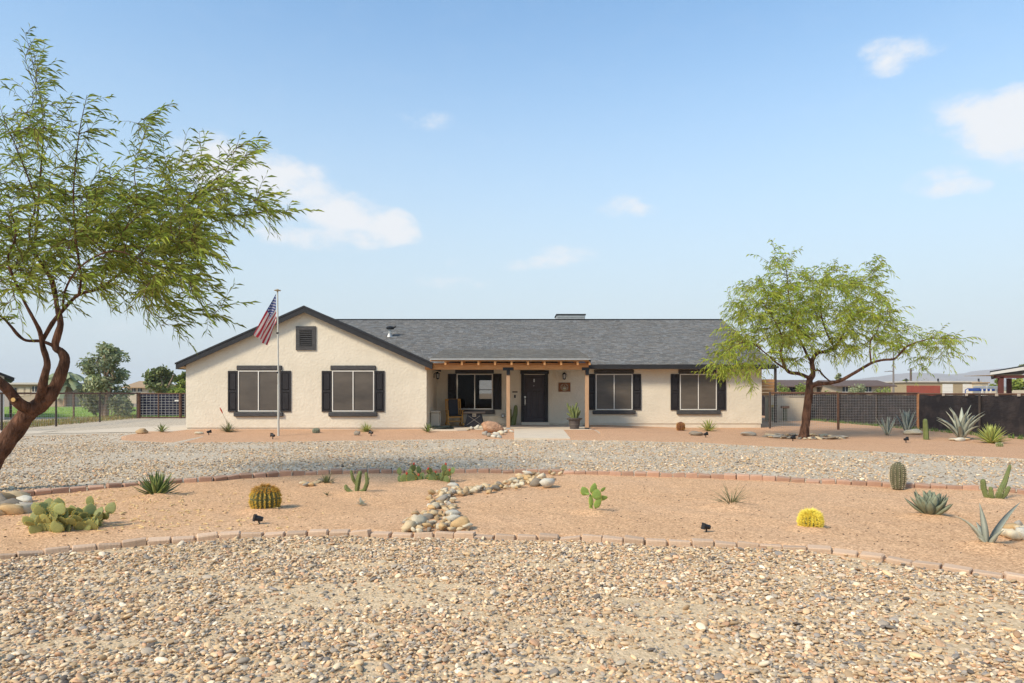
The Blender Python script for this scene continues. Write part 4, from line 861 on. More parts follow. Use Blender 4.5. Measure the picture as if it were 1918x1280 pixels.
class Tree:
    def __init__(s, Y0): s.Y0 = Y0; s.pos = []; s.rad = []; s.ends = []; s.trunk = MB(); s.twig = MB(); s.leaf = MB()
    def limb(s, pix, n=9):
        pts = [P(x, y, s.Y0 + d) for x, y, d, r in pix]; rad = [r for *_, r in pix]; a, b = smooth_path(pts, rad)
        q = len(s.trunk.v); s.trunk.tube(a, b, n)
        for i in range(q, len(s.trunk.v)):
            v = Vector(s.trunk.v[i]); c = a[min((i - q) // n, len(a) - 1)]; f = 1 + .22 * noise.noise(v * 5) + .12 * noise.noise(v * 14); s.trunk.v[i] = tuple(c + (v - c) * f)
        s.pos += a; s.rad += b; s.ends.append(a[len(a) // 2:]); return s
    def crown(s, regions, dspread, dens, ll, lw, wind, droop, twr=.012, nsp=4, lo=.25, hi=.55):
        tips = []
        for px, py, rx, ry, n in regions:
            for _ in range(int(n * 1.0)):
                a = random.uniform(0, 6.283); r = random.random() ** .45; d = random.gauss(0, 1) * dspread * .55; d = max(-dspread, min(dspread, d)); tips.append(P(px + rx * r * math.cos(a), py + ry * r * math.sin(a), s.Y0 + d))
        A = np.array([tuple(p) for p in s.pos]); tips.sort(key=lambda t: float(((A - np.array(t)) ** 2).sum(1).min()))
        pos = [tuple(p) for p in s.pos]; rad = list(s.rad); arr = np.array(pos)
        extra = []; er = []
        for T in tips:
            al = np.vstack([arr] + ([np.array(extra)] if extra else [])); rl = rad + er
            dd = al - np.array(T); dist = np.sqrt((dd ** 2).sum(1)) + np.maximum(0, dd[:, 2]) * .35; i = int(dist.argmin()); S = Vector(al[i]); r0 = min(max(.004, rl[i] * .75), twr * (.5 + .35 * (T - S).length)); v = T - S; ln = v.length
            if ln < .05: continue
            pts = []; k = max(3, int(ln / .22) + 2)
            w = Vector((random.gauss(0, .12), random.gauss(0, .12), random.uniform(.02, .2))) * ln
            for j in range(k + 1):
                u = j / k; pts.append(S + v * u + w * math.sin(math.pi * u) + noise.noise_vector(S * 3 + v * u * 3) * .05 * ln * u)
            rr_ = [r0 + (.0028 - r0) * (j / k) for j in range(k + 1)]; s.twig.tube(pts, rr_, 4, cap=False)
            extra += [tuple(p) for p in pts[1:]]; er += rr_[1:]
            s.sprays(pts, nsp, lo, hi, dens, ll, lw, wind, droop)
        for e in s.ends:
            if (e[-1] - e[0]).length > .2 and e[-1].z > 2.2: s.sprays(e, nsp + 4, lo, hi, dens, ll, lw, wind, droop)
    def leaves(s, pts, ln, gap, ll, lw, wind, droop):
        """narrow leaves set alternately along a twig"""
        L_ = sum((b - a).length for a, b in zip(pts, pts[1:])); n = max(4, int(L_ / gap)); k = len(pts) - 1; tone = random.uniform(.72, 1.25)
        for i in range(n):
            f = (i + random.random()) / n * k; j = min(k - 1, int(f)); p = pts[j].lerp(pts[j + 1], f - j); ax = (pts[j + 1] - pts[j]).normalized()
            side = ax.cross(Vector((random.gauss(0, .5), random.gauss(0, .5), 1))); side = side.normalized() * (1 if i % 2 else -1) if side.length > 1e-4 else Vector((1, 0, 0))
            d = (ax * random.uniform(.35, 1.0) + side * random.uniform(.35, .8) + Vector(wind) * random.uniform(.5, 1.5) + Vector((0, 0, -droop * random.uniform(0, 1.3)))).normalized()
            g = tone * random.uniform(.7, 1.3); c = (g * random.uniform(.85, 1.2), g, g * random.uniform(.6, 1.1)); L = ll * random.uniform(.5, 1.25)
            wd = d.cross(Vector((random.gauss(0, 1), random.gauss(0, 1), random.gauss(0, .8)))); wd = wd.normalized() * lw * random.uniform(.7, 1.25) if wd.length > 1e-4 else Vector((lw, 0, 0))
            m1 = p + d * L * .5 + Vector((0, 0, L * .06)); tip = p + d * L + Vector((0, 0, -L * (.08 + .22 * droop))); s.leaf.add([p, m1 + wd, tip, m1 - wd], [(0, 1, 2), (0, 2, 3)], c)
    def sprays(s, pts, n, lo, hi, gap, ll, lw, wind, droop):
        """side twiglets with leaves, and leaves on the twig itself"""
        k = len(pts) - 1; s.leaves(pts[int(k * .35):], 0, gap, ll, lw, wind, droop)
        for i in range(n):
            u = random.uniform(.25, 1) * k; j = min(k - 1, int(u)); p = pts[j].lerp(pts[j + 1], u - j); ax = (pts[j + 1] - pts[j]).normalized(); v = Vector((random.gauss(0, 1), random.gauss(0, 1), random.gauss(.1, .8))).normalized(); d = (ax * .7 + v * .8 + Vector(wind) * .7).normalized(); l = random.uniform(lo, hi)
            q = [p, p + d * l * .5 + Vector((0, 0, l * .03)), p + d * l + Vector((0, 0, -l * .25 * droop))]; s.twig.tube(q, [.0042, .003, .0015], 3, cap=False); s.leaves(q, 0, gap, ll, lw, wind, droop)
    def build(s, name, label, base, lm, bark):
        t = thing(name, label, 'tree', base)
        s.trunk.build('trunk', bark, t, smooth=True, fix=False); s.twig.build('branches', bark, t, smooth=True, fix=False, kind='stuff'); o = s.leaf.build('crown', lm, t, fix=False); return t
def z6(x, y): return (x / 2.031, 30 + y / 2.031)
random.seed(21); T = Tree(10.3)
T.limb([(-52, 930, 0, .24), (-38, 905, 0, .165), (2, 840, 0, .135), (30, 803, 0, .128), (50, 778, 0, .128), (64, 762, 0, .12)], 14)
T.limb([(52, 775, 0, 0.1170), (78, 755, 0, 0.1092), (91, 742, 0, 0.0975), (108, 715, .05, 0.0897), (122, 678, .1, 0.0741), (115, 660, .1, 0.0570), (103, 648, .1, 0.0544), (111, 618, .15, 0.0484), (113, 600, .2, 0.0457), (106, 570, .3, 0.0345), (101, 532, .4, 0.0292), (85, 505, .5, 0.0245), (74, 490, .5, 0.0219)], 12)
T.limb([(66, 764, 0, 0.0620), (76, 742, -.1, 0.0620), (85, 700, -.2, 0.0558), (88, 678, -.2, 0.0453), (80, 648, -.25, 0.0343), (75, 622, -.3, 0.0295), (62, 596, -.4, 0.0216), (48, 570, -.4, 0.0195), (37, 547, -.5, 0.0174), (22, 512, -.6, 0.0158), (15, 480, -.7, 0.0126), (30, 440, -.8, 0.0111), (20, 395, -.9, 0.0084)], 10)
T.limb([(79, 640, -.25, 0.0292), (98, 606, -.2, 0.0292), (118, 581, -.1, 0.0245), (148, 552, 0, 0.0224), (187, 540, .1, 0.0204), (236, 503, .2, 0.0184), (276, 468, .3, 0.0163), (315, 439, .4, 0.0150), (345, 414, .5, 0.0129), (394, 399, .6, 0.0109), (443, 404, .7, 0.0082), (492, 397, .8, 0.0054), (540, 399, .9, 0.0027)], 8)
T.limb([(62, 768, 0, 0.1040), (50, 764, -.1, 0.0920), (36, 754, -.2, 0.0800), (18, 735, -.3, 0.0760), (0, 717, -.4, 0.0720), (-60, 670, -.6, 0.0480), (-120, 600, -.8, 0.0292), (-130, 500, -.8, 0.0150)], 10)
T.limb([(104, 651, .1, 0.0354), (93, 645, .05, 0.0292), (75, 639, 0, 0.0265), (49, 638, -.1, 0.0231), (34, 628, -.15, 0.0224), (20, 611, -.2, 0.0211), (0, 592, -.3, 0.0170), (-40, 575, -.5, 0.0150), (-90, 500, -.6, 0.0102)], 8)
T.limb([(74, 490, .5, 0.0224), (64, 473, .5, 0.0204), (69, 424, .6, 0.0177), (74, 350, .7, 0.0143), (81, 227, .8, 0.0088), (64, 128, .9, 0.0048), (47, 62, 1., 0.0020)], 8)
T.limb([(101, 532, .4, 0.0252), (64, 470, -.1, 0.0177), (55, 430, -.3, 0.0150), (66, 380, -.4, 0.0122), (40, 300, -.6, 0.0088), (10, 230, -.7, 0.0048), (0, 200, -.7, 0.0027)], 7)
T.limb([(106, 572, .3, 0.0224), (93, 520, .7, 0.0204), (80, 480, .9, 0.0163)], 7)
T.limb([(148, 552, 0, 0.0177), (152, 520, -.1, 0.0170), (148, 493, -.2, 0.0163), (140, 424, -.3, 0.0143), (138, 350, -.4, 0.0109), (148, 252, -.5, 0.0068), (163, 178, -.6, 0.0027)], 7)
T.limb([(187, 540, .1, 0.0150), (205, 490, .3, 0.0136), (235, 430, .4, 0.0109), (256, 370, .5, 0.0088), (252, 318, .6, 0.0068), (276, 237, .7, 0.0041), (303, 203, .7, 0.0020)], 7)
T.limb([(315, 439, .4, 0.0109), (345, 375, .3, 0.0088), (394, 343, .2, 0.0068), (440, 310, .1, 0.0041), (473, 284, 0, 0.0020)], 6)
T.limb([(118, 581, -.1, 0.0163), (122, 545, -.6, 0.0150), (150, 500, -.9, 0.0129), (215, 470, -1.1, 0.0102), (290, 500, -1.2, 0.0068), (350, 520, -1.2, 0.0027)], 7)
T.crown([(55, 125, 30, 56, 5), (58, 200, 60, 60, 8), (115, 275, 62, 72, 13), (20, 320, 70, 100, 18), (75, 430, 110, 85, 66), (190, 410, 105, 80, 76), (295, 408, 100, 56, 62), (375, 345, 75, 55, 24), (440, 375, 70, 38, 18), (445, 302, 32, 26, 4), (300, 480, 110, 48, 50), (325, 545, 70, 50, 20), (225, 525, 80, 45, 34), (10, 480, 60, 70, 26), (50, 545, 70, 40, 10), (390, 575, 26, 26, 3), (325, 615, 22, 20, 3), (272, 285, 24, 65, 8), (525, 401, 28, 6, 3), (-90, 400, 90, 170, 40), (345, 455, 60, 40, 18)], 1.5, .040, .160, .0066, (.36, 0, .02), .34, .012, 3, .22, .55)
tr = T.build('mesquite_tree', 'tall leaning feathery tree with a forked dark trunk at the left of the drive', at(-45, 925, 0), M_LEAF, M_BARK)
c = P(33, 749, 9.98); MB().tube([c, c + Vector((.01, -.10, .0))], [.035, .035], 12).build('stub', M_BARK, tr)
MB().tube([c + Vector((.01, -.102, 0)), c + Vector((.0105, -.106, 0))], [.031, .030], 12).build('cut_face', mat('cut_wood', (.66, .43, .16), (.5, .3, .1), 40, .8), tr)

def z7(x, y): return (1280 + x / 3.2, 440 + y / 3.2)
random.seed(33); T = Tree(22.3); q7 = lambda l: [(*z7(x, y), d, r * .80) for x, y, d, r in l]
T.limb(q7([(722, 1222, 0, .22), (732, 1130, 0, .17), (748, 1000, 0, .155), (755, 930, 0, .145), (757, 870, .05, .12), (778, 830, .1, .10), (770, 770, .1, .09), (780, 735, .15, .085), (805, 708, .2, .08), (855, 698, .3, .065), (905, 678, .4, .05), (950, 610, .5, .04), (1000, 500, .6, .025), (1040, 380, .7, .012)]), 12)
T.limb(q7([(760, 860, 0, .08), (738, 852, 0, .075), (690, 832, -.2, .07), (630, 822, -.4, .065), (600, 772, -.5, .06), (583, 700, -.6, .05), (600, 640, -.6, .04), (570, 560, -.7, .03), (520, 470, -.8, .02), (470, 400, -.9, .01)]), 8)
T.limb(q7([(752, 935, 0, .10), (785, 900, -.1, .085), (880, 888, -.3, .075), (950, 870, -.5, .068), (1060, 808, -.7, .06), (1130, 768, -.8, .055), (1200, 750, -.9, .05), (1265, 744, -1., .045), (1305, 705, -1., .04), (1340, 670, -1.1, .032), (1400, 645, -1.2, .025), (1500, 622, -1.3, .015), (1680, 622, -1.4, .005)]), 8)
T.limb(q7([(790, 812, 0, .04), (815, 815, -.1, .035), (850, 855, -.2, .033), (890, 886, -.3, .033)]), 6)
T.limb(q7([(770, 770, .1, .06), (735, 705, .3, .05), (690, 600, .4, .045), (640, 420, .5, .035), (622, 250, .6, .02), (600, 130, .7, .008)]), 7)
T.limb(q7([(1125, 765, -.8, .035), (1118, 690, -.7, .03), (1125, 630, -.6, .026), (1165, 570, -.5, .02), (1180, 480, -.4, .012), (1200, 380, -.4, .006)]), 6)
T.limb(q7([(640, 820, -.4, .04), (560, 770, -.8, .035), (480, 700, -1.2, .028), (380, 640, -1.6, .02), (250, 700, -1.9, .008)]), 6)
T.limb(q7([(690, 600, .4, .035), (600, 520, .8, .03), (480, 570, 1.2, .024), (420, 500, 1.5, .014), (330, 420, 1.7, .006)]), 6)
T.limb(q7([(905, 678, .4, .04), (860, 590, .1, .035), (830, 500, -.3, .028), (820, 380, -.5, .018), (850, 250, -.6, .007)]), 6)
T.crown([(1466, 490, 30, 28, 9), (1440, 540, 52, 36, 34), (1385, 590, 40, 32, 24), (1405, 555, 40, 28, 12), (1500, 560, 80, 45, 60), (1570, 555, 55, 42, 46), (1620, 565, 48, 45, 34), (1650, 590, 34, 36, 15), (1640, 515, 20, 22, 4), (1400, 655, 52, 36, 46), (1362, 682, 38, 20, 17), (1440, 630, 50, 40, 38), (1540, 615, 75, 42, 56), (1600, 615, 60, 42, 40), (1660, 630, 40, 32, 16), (1700, 650, 25, 30, 8), (1745, 640, 40, 20, 13), (1408, 715, 16, 24, 5), (1770, 660, 16, 30, 5), (1790, 638, 22, 10, 4), (1658, 500, 8, 14, 2), (1625, 495, 6, 12, 2), (1735, 680, 14, 20, 3), (1480, 600, 60, 40, 46), (1550, 520, 50, 26, 13), (1590, 650, 80, 24, 18), (1480, 655, 36, 26, 14), (1345, 700, 22, 12, 5)], 2.2, .050, .165, .0115, (.06, 0, 0), .70, .02, 3, .3, .7)
T.build('mesquite_tree', 'spreading feathery yard tree with a red brown trunk beside the house', at(1507, 822, 0), M_LEAFB, M_BARK)

random.seed(44)
M_FOL = mat('far_foliage_olive', (.24, .27, .11), (.17, .20, .08), .8, .8, trans=.25, attr='col')
M_FOLG = mat('far_foliage_green', (.27, .32, .07), (.19, .24, .055), .8, .8, trans=.25, attr='col')
M_FOLD = mat('far_foliage_grey_green', (.33, .36, .21), (.23, .26, .15), .8, .8, trans=.25, attr='col')
def leafy(clumps, n, size, droop=0.0, asp=.4):
    m = MB()
    for (c, r) in clumps:
        c = Vector(c); tone = random.uniform(.65, 1.35)
        for _ in range(n):
            d = Vector((random.gauss(0, 1), random.gauss(0, 1), random.gauss(0, 1))).normalized() * random.random() ** .4; p = c + Vector((d.x * r[0], d.y * r[1], d.z * r[2])); e = Vector((random.gauss(0, 1), random.gauss(0, 1), random.gauss(0, .7) - droop)).normalized() * size * random.uniform(.6, 1.3)
            w = e.orthogonal(); w.rotate(Matrix.Rotation(random.uniform(0, 6.28), 3, e)); w = w.normalized() * size * asp * random.uniform(.7, 1.2); g = tone * random.uniform(.75, 1.25); m.add([p, p + e * .5 + w, p + e, p + e * .5 - w], [(0, 1, 2), (0, 2, 3)], (g * random.uniform(.9, 1.15), g, g * random.uniform(.7, 1.1)))
    return m
def far_tree(name, label, cat, px, base, top, w, Y, m, nclump=14, n=120, size=.25, trunks=1, crown_lo=.35, group=None, droop=.3, tc=(.14, .09, .06), asp=.4, cf=1.0):
    b = P(px, base, Y); b.z = min(b.z, .3); H = P(px, top, Y).z - b.z; W = w * Y / F; t = thing(name, label, cat, b, group); cl = []
    for i in range(nclump):
        u = crown_lo + (1 - crown_lo) * (i + .5) / nclump; f = math.sin(math.pi * min(1, max(.08, (u - crown_lo) / (1 - crown_lo) * .85 + .12))) ** .6; a = random.uniform(0, 6.28); r = W / 2 * f * random.uniform(.25, .75)
        cr = W * cf * random.uniform(.16, .27) * (1.1 - .4 * u); cl.append(((b.x + r * math.cos(a), b.y + r * math.sin(a), b.z + H * u - cr * .4), (cr, cr, cr * .75)))
    q = MB(); mb_ = mat('far_bark', tc, None, 4, .9)
    for k in range(trunks):
        dx = (k - (trunks - 1) / 2) * W * .12; q.tube([b + Vector((dx * .4, 0, -.05)), b + Vector((dx, 0, H * .3)), b + Vector((dx * 2 + random.uniform(-.2, .2), 0, H * .55)), b + Vector((dx * 2.6 + random.uniform(-.3, .3), 0, H * .8))], [W * .035 + .05, W * .028 + .03, W * .02 + .02, .02], 6)
    for c, r in cl[::2]:
        s = b + Vector((0, 0, H * random.uniform(.28, .5))); q.tube([s, s.lerp(Vector(c), .5) + Vector((0, 0, .15)), Vector(c)], [.06, .04, .015], 4)
    q.build('trunk', mb_, t, fix=False); leafy(cl, n, size, droop, asp).build('crown', m, t, fix=False); return t
def shrub(label, px, base, top, w, Y, m, group=None, n=90, size=.16, name='shrub'):
    b = P(px, base, Y); b.z = max(-.04, min(b.z, .3)); H = P(px, top, Y).z - b.z; W = w * Y / F; cl = [((b.x + random.uniform(-.3, .3) * W, b.y + random.uniform(-.3, .3) * W, b.z + H * random.uniform(.25, .75)), (W * .28, W * .28, H * .3)) for _ in range(8)]
    o = leafy(cl, n, size).build(name, m, fix=False); return tag(o, label, 'shrub', group)
far_tree('tree', 'bushy grey green tree with a pale trunk on the lawn at the left', 'tree', 195, 782, 643, 112, 42, M_FOLD, 44, 95, .27, 2, .22, tc=(.36, .25, .17), asp=.24, droop=.7, cf=.72)
shrub('grey green bush at the foot of the lawn tree', 232, 781, 738, 44, 41, M_FOLD, size=.25)
shrub('dark grey green bush left of the lawn tree trunk', 178, 776, 742, 26, 42, M_FOLD, size=.25)
far_tree('tree', 'rounded olive coloured tree with several thin trunks behind the gate', 'tree', 302, 748, 688, 66, 85, M_FOL, 16, 130, .42, 3, .4)
far_tree('tree', 'dark green tree peeping out beside the left eave', 'tree', 342, 746, 698, 40, 95, M_FOLG, 10, 120, .42, 1, .3)
shrub('yellow green shrub behind the gate near the gable wall', 335, 746, 727, 46, 70, M_FOLG, size=.3)
# palm
b = P(123, 752, 80); b.z = 0; t = thing('palm_tree', 'drooping green palm behind the leaning trunk', 'palm tree', b); topz = P(0, 703, 80).z
MB().tube([b, (b.x, b.y, topz)], [.26, .2], 8).build('trunk', mat('far_bark', (.14, .09, .06)), t)
MB().tube([(b.x + .1, b.y, topz), (b.x + .15, b.y, topz + 1.9)], [.1, .02], 6).build('spear', mat('far_bark', (.14, .09, .06)), t)
m = MB()
for i in range(46):
    a = random.uniform(0, 6.28); e0 = random.uniform(-.5, .9); p = Vector((b.x, b.y, topz)); L = random.uniform(1.5, 2.4); pts = []
    for k in range(6):
        u = k / 5; pts.append(p + Vector((math.cos(a), math.sin(a), 0)) * L * u * math.cos(e0 * (1 - u)) + Vector((0, 0, L * (math.sin(e0) * u - .75 * u * u))))
    for k in range(5):
        d = pts[k + 1] - pts[k]
        for s in (-1, 1):
            w = d.cross(Vector((0, 0, 1))).normalized() * .45 * s + Vector((0, 0, -.3)); g = random.uniform(.6, 1.3); m.add([pts[k], pts[k + 1], pts[k + 1] + w * .8, pts[k] + w], [(0, 1, 2, 3)], (g, g, g))
m.build('frond', M_FOLD, t, label='drooping fan of palm fronds', fix=False)
for lb, px, bs_, tp, w, Y, mm, tn in (('dark spiky topped tree far behind the wire fence', 1571, 745, 700, 24, 130, M_FOLD, 1), ('green tree beyond the red walled building', 1693, 746, 711, 34, 135, M_FOLG, 1), ('small green tree right of the tan garage building', 1866, 745, 710, 28, 140, M_FOLG, 1), ('bright green leafy tree behind the ramada post', 1900, 745, 711, 60, 75, M_FOLG, 1), ('tall thin dark tree poking above the ramada roof', 1912, 745, 682, 16, 110, M_FOLD, 1)):
    far_tree('tree', lb, 'tree', px, bs_, tp, w, Y, mm, 10, 110, .38, tn, .2)
for lb, px, bs_, tp, w, Y, mm in (('yellow green shrub left of the yard tree above the wire fence', 1464, 748, 716, 26, 75, M_FOLG), ('green shrub just left of the yard tree trunk above the fence', 1502, 748, 717, 26, 78, M_FOLG), ('pale green shrub just right of the yard tree trunk', 1552, 748, 721, 34, 80, M_FOLG), ('dark green bush against the tan brown roofed house', 1604, 746, 718, 26, 88, M_FOLD), ('round green bush below the gable of the brown roofed house', 1651, 746, 723, 30, 86, M_FOLG), ('low dull green shrub left of the red walled building', 1735, 745, 709, 36, 160, M_FOL)):
    shrub(lb, px, bs_, tp, w, Y, mm, size=.22)
# dry weeds at the foot of the left fence
M_WEED = mat('dry_weed', (.36, .25, .10), (.26, .19, .07), 2, .9, attr='col', trans=.2)
m = MB()
for _ in range(5200):
    u = random.random(); px = -20 + 285 * u; py = 806 - 23 * u ** 1.1 - random.uniform(-1, 12) * (1 - .6 * u); v = G(px, py); h = random.uniform(.06, .26); a = random.uniform(0, 6.28); e = Vector((math.cos(a) * .4, math.sin(a) * .4, 1)) * h; w = Vector((math.cos(a + 1.57), math.sin(a + 1.57), 0)) * .012; g = random.uniform(.6, 1.4); gr = random.random() < .25; m.add([v + w, v - w, v + e], [(0, 1, 2)], (g * (.5 if gr else 1), g, g * .8))
m.build('dry_weeds', M_WEED, kind='stuff', fix=False)
m = MB()
for _ in range(9000):
    v = Vector((random.uniform(-48, -18), 42 + 32 * random.random() ** 1.6, .01)); a = random.uniform(0, 6.28); h = random.uniform(.03, .09); w = Vector((math.cos(a), math.sin(a), 0)) * .03; g = random.uniform(.7, 1.4); m.add([v + w, v - w, v + Vector((random.uniform(-.03, .03), 0, h))], [(0, 1, 2)], (g, g, g))
m.build('grass', mat('grass_blade', (.31, .42, .09), (.24, .34, .07), 2, .9, attr='col', trans=.2), kind='stuff', fix=False)
m = MB()
for _ in range(1500):
    v = Vector((16.3 + random.uniform(-.25, .1), random.uniform(19, 40), 0)); h = random.uniform(.05, .2); a = random.uniform(0, 6.28); w = Vector((math.cos(a), math.sin(a), 0)) * .018; g = random.uniform(.6, 1.2); m.add([v + w, v - w, v + Vector((random.uniform(-.06, .06), 0, h))], [(0, 1, 2)], (g * .45, g, g * .6))
m.build('fence_weeds', M_WEED, kind='stuff', fix=False)
# ------------------------------------------------------------------ fences
M_PIPE = mat('rusty_pipe', (.17, .085, .05), (.09, .05, .035), 12, .8, .3, 40)
M_PIPEO = mat('orange_rust_pipe', (.40, .20, .10), (.25, .11, .05), 12, .8, .3, 40)
M_PIPED = mat('dark_pipe', (.075, .055, .045), (.05, .04, .035), 12, .7, .3, 40)
M_WIRE = mat('galvanised_wire', (.58, .56, .53), (.48, .47, .45), 12, .5, metal=.0)
M_CLOTH = mat('black_shade_cloth', (.026, .022, .023), (.018, .015, .017), 1.2, .85, .5, 5, stretch=(1, 1, 3), bdist=.05, big=((.055, .042, .040), 2.5, .45, .75))
M_NAVY = mat('navy_shade_cloth', (.028, .030, .052), (.02, .022, .04), 1.2, .85, .4, 5)
def run(a, b, z0, z1, px, pz, r, m, name, parent):
    """welded wire mesh between two ground points"""
    a, b = Vector(a), Vector(b); d = (b - a); L = d.length; d.normalize(); q = MB(); n = max(1, int(L / px))
    for i in range(n + 1):
        p = a + d * (L * i / n); q.tube([p + Vector((0, 0, z0)), p + Vector((0, 0, z1))], r, 3, cap=False)
    k = max(1, int((z1 - z0) / pz))
    for i in range(k + 1):
        z = z0 + (z1 - z0) * i / k; q.tube([a + Vector((0, 0, z)), b + Vector((0, 0, z))], r * 1.15, 3, cap=False)
    return q.build(name, m, parent, kind='stuff', fix=False)
def post(p, h, r, m, parent, n=8):
    p = Vector(p); return MB().tube([p - Vector((0, 0, .1)), p + Vector((0, 0, h))], r, n).build('post', m, parent, smooth=False, fix=False)
def rail(a, b, z, r, m, parent):
    return MB().tube([Vector(a) + Vector((0, 0, z)), Vector(b) + Vector((0, 0, z))], r, 8).build('rail', m, parent, fix=False)
def g0(px, py): v = G(px, py); v.z = 0; return v
# wire fence from the house to the end post
A, B, C = Vector((XR + .12, 28.3, 0)), g0(1570, 806), g0(1721, 804.5)
t = thing('wire_fence', 'welded wire yard fence with rusty posts right of the house', 'fence', A)
post(A, 1.54, .045, M_PIPED, t); post(B, 1.50, .05, M_PIPE, t); post(C, 1.47, .085, M_PIPEO, t)
rail(A, B, 1.50, .035, M_PIPE, t); rail(B, C, 1.48, .035, M_PIPE, t)
run(A, B, .04, 1.46, .068, .105, .0021, M_WIRE, 'wire_mesh', t); run(B, C, .04, 1.44, .068, .105, .0021, M_WIRE, 'wire_mesh', t)
# shade cloth fence running back along the side of the yard
D, E = Vector((16.95, 18.5, 0)), Vector((16.25, 46, 0)); t = thing('screened_fence', 'long pipe fence hung with black shade cloth along the right side', 'fence', D)
def along(y): return D.lerp(E, (y - D.y) / (E.y - D.y))
for y in (18.6, 21.6, 24.4, 31, 34.5, 38, 41.5, 45): post(along(y) + Vector((-.09, 0, 0)), 1.46, .04, M_PIPED, t)
rail(D, E, 1.45, .035, M_PIPE, t)
q = MB(); ny, nz = 140, 10
for i in range(ny + 1):
    for j in range(nz + 1):
        p = along(D.y + (E.y - D.y) * i / ny); u = j / nz; z = .05 + (1.36 + .035 * noise.noise(Vector((i * .35, 0, 0)))) * u
        q.v.append((p.x - .03 + .035 * noise.noise(Vector((i * .17, u * 1.2, 0))) + .012 * noise.noise(Vector((i * .5, u * 3, 7))), p.y, z))
q.f = [(i * (nz + 1) + j, (i + 1) * (nz + 1) + j, (i + 1) * (nz + 1) + j + 1, i * (nz + 1) + j + 1) for i in range(ny) for j in range(nz)]
q.build('shade_cloth', M_CLOTH, t, smooth=True, fix=False)
M_TIE = mat('pale_tie', (.5, .42, .34), None, 10, .8)
for y in (19.5, 20.4, 21.3, 22.6, 23.6, 25.1, 26.4): p = along(y); MB().box(p.x - .09, p.x - .05, y - .05, y + .05, 1.38, 1.47).build('tie', M_TIE, t)
# back run closing the pen, seen through the wire
F0, F1 = Vector((10.9, 45.2, 0)), Vector((16.2, 45.6, 0)); t = thing('screened_fence', 'black screened fence closing the pen far behind the wire fence', 'fence', F0)
for u in (0, .5, 1): post(F0.lerp(F1, u), 1.5, .04, M_PIPE, t)
rail(F0, F1, 1.47, .03, M_PIPE, t); d = MB(); d.box(F0.x, F1.x, 45.5, 45.51, .08, 1.42); d.build('shade_cloth', M_CLOTH, t)
M_BOARD = mat('weathered_cream_board', (.60, .50, .36), (.52, .43, .31), 3, .9, .2, 20)
t = thing('board_shelter', 'low cream board shelter standing behind the wire fence', 'shelter', (14, 36.4, 0))
yb_ = 36.4; x0, x1, x2 = P(1444, 0, yb_).x, P(1478.5, 0, yb_).x, P(1511, 0, yb_).x; zt = P(0, 743, yb_).z
MB().box(x0, x1 - .01, yb_, yb_ + .04, .02, zt).build('panel', M_BOARD, t); MB().box(x1, x2, yb_ + .02, yb_ + .06, .0, zt - .02).build('panel', M_BOARD, t); MB().box(x0 - .04, x2 + .04, yb_ - .03, yb_ + .9, zt, zt + .04).build('lid', M_BOARD, t); MB().box(x0, x0 + .05, yb_ + .05, yb_ + .85, .02, zt).build('side_panel', M_BOARD, t)
M_GRNP = mat('green_grey_post', (.16, .17, .12), None, 6, .8); M_OCH = mat('ochre_board', (.45, .33, .10), None, 6, .8)
for px, zt_, cap, lb in ((1447.5, 763, M_OCH, 'small feeder post with a yellow top beside the cream boards'), (1470, 765, M_RUST, 'green feeder post with a brown top before the cream boards')):
    b = P(px, 785, 35.8); b.z = 0; z = P(0, zt_, 35.8).z; t = thing('feeder_post', lb, 'post', b); MB().box(b.x - .09, b.x + .09, 35.7, 35.88, 0, z).build('post', M_GRNP, t); MB().box(b.x - .17, b.x + .17, 35.62, 35.96, z, z + .12).build('top', cap, t)
# pipe fence on the left, cross fence and gate
pts = [Vector((-19.9, 23.5, 0)), g0(3, 807), g0(105, 799), g0(187, 791), g0(257, 784)]; t = thing('pipe_fence', 'brown pipe fence along the lawn at the left of the driveway', 'fence', pts[1])
for p in pts: post(p, 1.5, .042, M_PIPED, t)
for a, b in zip(pts, pts[1:]): rail(a, b, 1.48, .038, M_PIPE, t); run(a, b, .05, 1.44, .15, .15, .0028, M_WIRE, 'wire_mesh', t)
pts2 = [Vector((-46, 41, 0)), g0(20, 783), g0(138, 785), g0(252, 784.5)]; t = thing('pipe_fence', 'brown cross fence on the lawn behind the nearer pipe fence', 'fence', pts2[1])
for p in pts2[:3]: post(p, 1.48, .075 if p is pts2[1] else .05, M_PIPE, t)
for a, b in zip(pts2, pts2[1:]): rail(a, b, 1.47, .04, M_PIPE, t)
gl = pts[-1] + Vector((.1, .02, 0)); gm, gr_, ge = P(297, 0, gl.y), P(338, 0, gl.y), Vector((-18.6, gl.y, 0))
for v in (gm, gr_): v.z = 0
t = thing('yard_gate', 'rusty pipe gate with square wire grid backed by dark screen', 'gate', gl)
post(gl, 1.52, .085, M_PIPE, t); post(gr_, 1.5, .09, M_PIPE, t); post(ge, 1.5, .05, M_PIPE, t); MB().tube([gm + Vector((0, 0, .06)), gm + Vector((0, 0, 1.46))], .04, 8).build('stile', M_PIPE, t); MB().tube([gr_ + Vector((.3, 0, .05)), gr_ + Vector((.3, 0, 1.46))], .035, 8).build('stile', M_PIPED, t)
for z in (.06, 1.46): rail(gl, ge, z, .038, M_PIPE, t)
run(gl, gr_, .06, 1.46, .21, .155, .011, M_WIRE, 'wire_grid', t); run(gr_, ge, .06, 1.46, .21, .155, .011, M_WIRE, 'wire_grid', t)
MB().box(gl.x, ge.x, gl.y + .16, gl.y + .17, .16, 1.44).build('screen', M_NAVY, t); MB().cbox(gr_.x - .3, gr_.x - .06, gl.y - .1, gl.y - .05, 1.0, 1.09, .01).build('latch', M_WHITE, t)

